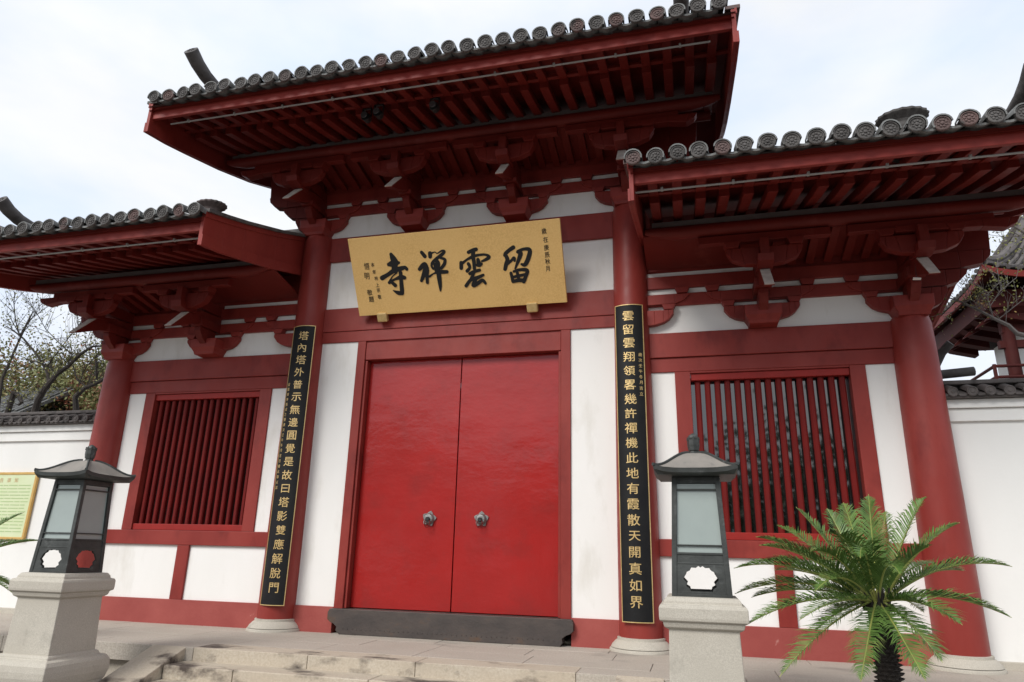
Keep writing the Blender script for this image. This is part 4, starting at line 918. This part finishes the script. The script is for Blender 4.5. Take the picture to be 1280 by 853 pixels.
bushy('tree', -13.4, 7.4, 4.6, 1.8, 1.7, 10000, MT['leafg'], 'low green tree mostly hidden by the left column', 4)
# courtyard trees, mirrored in doors and right window; more added to block low sky
for k, (x, y, zc, rx, rz_) in enumerate(((8.0, -27, 3.4, 4.4, 2.8), (-3.5, -30, 3.6, 4.8, 3.0), (17.5, -29, 4.6, 4.8, 3.8), (-13, -30, 3.8, 5, 3.2))):
    bushy('courtyard_tree', x, y, zc, rx, rz_, 5200, MT['leafd'], ('broad tree across the courtyard facing the right window', 'low broad tree across the courtyard facing the doors', 'unseen tall tree across the courtyard at the far right', 'low tree across the courtyard facing the left bay')[k], 60+k, size=.42)

# ================================================================ BUILDINGS BEHIND THE WALLS
hl = thing('temple_hall', 'grey tiled roof of a low hall glimpsed between the bare trees', 'building', (-17.5, 7.4, -.45))
MB().box(-18.0, -15.7, 6.5, 9.5, -.45, 5.0).build('wall', MT['plaster2'], hl)
rh = MB().strip([(5.9, 4.9), (7.6, 6.0), (9.7, 4.9)], [(5.9, 4.8), (7.6, 5.85), (9.7, 4.8)], 'x', -18.0, -15.9).build('roof', MT['tilehood'], hl)
rb = MB()
for i in range(11): x = -17.95+i*.19; rb.tube([(x, 5.88, 4.93), (x, 7.6, 6.04)], .045, 5)
rb.build('tile_rows', MT['tilehood'], rh, kind='stuff')
# pavilion behind the right wall: square, hipped roof with upswept corners
pv = thing('pavilion', 'dark red pavilion with upswept grey roof behind the right garden wall', 'building', (13.3, 10.5, -.45))
px0, px1, py0, py1 = 10.75, 16.0, 8.0, 13.2; pcx, pcy = (px0+px1)/2, (py0+py1)/2; ez = 7.95
def pr_(t, a, b, dz=0): # t 0 top .. 1 eave
    hx, hy = (px1-px0)/2*(.08+.92*t), (py1-py0)/2*(.08+.92*t); return (pcx+a*hx, pcy+b*hy, ez + 2.6*max(0, 1-t)**1.5 + .30*abs(a*b)**5*t**3 + dz)
tp = MB(); sf = MB(); fb = MB(); rw = MB()
for k in range(4):
    m8 = 16; vs = []; v2 = []
    for i in range(13):
        for j in range(m8+1):
            u = -1+2*j/m8; a, b = ((u, -1), (1, u), (-u, 1), (-1, -u))[k]; vs.append(pr_(i/12, a, b, .10)); v2.append(pr_(i/12, a, b, -.03))
    fs = [(i*(m8+1)+j, i*(m8+1)+j+1, (i+1)*(m8+1)+j+1, (i+1)*(m8+1)+j) for i in range(12) for j in range(m8)]
    tp.add(vs, fs); sf.add(v2, fs)
    e0 = [pr_(1, *((-1+2*j/m8, -1), (1, -1+2*j/m8), (1-2*j/m8, 1), (-1, 1-2*j/m8))[k]) for j in range(m8+1)]; n = m8+1
    sc_ = lambda p, f_, dz: (pcx+(p[0]-pcx)*f_, pcy+(p[1]-pcy)*f_, p[2]+dz)
    fb.add([sc_(p, 1.0, .06) for p in e0]+[sc_(p, 1.0, -.10) for p in e0]+[sc_(p, .97, -.10) for p in e0]+[sc_(p, .97, .05) for p in e0], [(q*n+j, q*n+j+1, (q+1)*n+j+1, (q+1)*n+j) for q in range(3) for j in range(m8)])
    for j in range(0, 23):
        u = -1+2*(j+.5)/23; a, b = ((u, -1), (1, u), (-u, 1), (-1, -u))[k]; rw.tube([pr_(t, a, b, .13) for t in (1.01, .8, .6, .4, .2)], .06, 6)
    a, b = ((-1, -1), (1, -1), (1, 1), (-1, 1))[k]
    rw.tube([pr_(t, a, b, .20) for t in (1.03, .9, .7, .5, .3, 0)], [.07]+[.12]*5, 8)
    rw.tube([pr_(1.0, a, b, .16), pr_(1.09, a, b, .22)], [.12, .09], 8)
Rp = tp.build('roof', MT['capstone'], pv); sf.build('soffit', MT['maroon'], Rp); fb.build('fascia_board', EA, Rp); rw.build('tile_rows', MT['capstone'], Rp, smooth=True, kind='stuff')
bx('wall', MT['plaster2'], pv, 12.25, 14.6, 9.6, 12.0, 5.9, 7.2, bevel=0)
for a, b in ((11.55, 9.3), (14.9, 9.3), (14.9, 11.9)): MB().lathe([(.15, -.4), (.15, 7.3)], (a, b, 0), 12).build('column', MT['maroon'], pv, smooth=True)
for yb in (9.3,): bx('beam', MT['maroon'], pv, 11.4, 15.3, yb-.1, yb+.1, 6.85, 7.15); bx('beam', MT['maroon'], pv, 11.3, 15.0, yb-.08, yb+.08, 6.45, 6.65)
for xb in (11.55, 14.9): bx('beam', MT['maroon'], pv, xb-.1, xb+.1, 8.9, 12.3, 7.36, 7.7)
for yb in (8.9, 9.5, 10.4, 11.3, 12.0):
    MB().strip([(10.95, 7.12), (11.45, 7.62)], [(10.93, 7.08), (11.45, 7.34)], 'y', yb-.07, yb+.07).build('beak', MT['maroon'], pv)
bx('bracket_beam', MT['maroon'], pv, 11.0, 15.4, 8.75, 12.9, 7.40, 7.85, bevel=0)
for yb in (9.1, 9.9, 10.7, 11.5, 12.3):
    MB().strip([(11.0, 7.42), (11.9, 7.42)], [(11.25, 7.22), (11.9, 7.05)], 'y', yb-.16, yb+.16).build('bracket_block', MT['maroon'], pv)
for xb in (11.7, 12.5, 13.3, 14.1, 14.9): MB().strip([(8.75, 7.42), (9.6, 7.42)], [(9.0, 7.22), (9.6, 7.05)], 'x', xb-.16, xb+.16).build('bracket_block', MT['maroon'], pv)
bx('inner_ceiling', MT['dark'], pv, 11.9, 15.0, 9.6, 12.2, 7.25, 7.38, bevel=0)
bx('floor', MT['maroon'], pv, 10.9, 15.5, 8.8, 12.4, 5.05, 5.25)
for z in (5.62, 5.9): 
    MB().tube([(10.95, 8.9, z-.0), (15.4, 8.9, z)], .04, 8).tube([(10.95, 8.9, z), (10.95, 12.3, z)], .04, 8).build('railing', MT['maroon'], pv, smooth=True)
for i in range(7): x = 10.95+i*.74; bx('railing_post', MT['maroon'], pv, x-.035, x+.035, 8.865, 8.935, 5.25, 5.95)
bx('lower_wall', MT['plaster2'], pv, 11.3, 15.0, 9.2, 12.0, -.45, 5.05, bevel=0)
# small ornament pipe on the roof behind the right wall
so_ = thing('shed_roof', 'small tiled roof end with an upturned ridge tube above the right garden wall', 'roof', (7.6, 2.2, 3.4))
MB().tube([(6.6, 2.2, 4.05), (8.0, 2.2, 4.16)], .075, 10).build('ridge_tile', MT['tile'], so_, smooth=True)
MB().strip([(1.5, 3.6), (2.2, 4.0), (2.9, 3.6)], [(1.5, 3.5), (2.2, 3.85), (2.9, 3.5)], 'x', 6.7, 8.0).build('roof_slope', MT['tile'], so_)
MB().tube([(7.42, 2.2, 4.10), (7.42, 2.05, 4.25), (7.5, 1.95, 4.42), (7.62, 1.85, 4.55)], [.07, .068, .066, .066], 10).build('ridge_tube', MT['tile'], so_, smooth=True)
MB().box(6.8, 7.9, 1.7, 2.7, -.45, 3.5).build('wall', MT['plaster2'], so_)
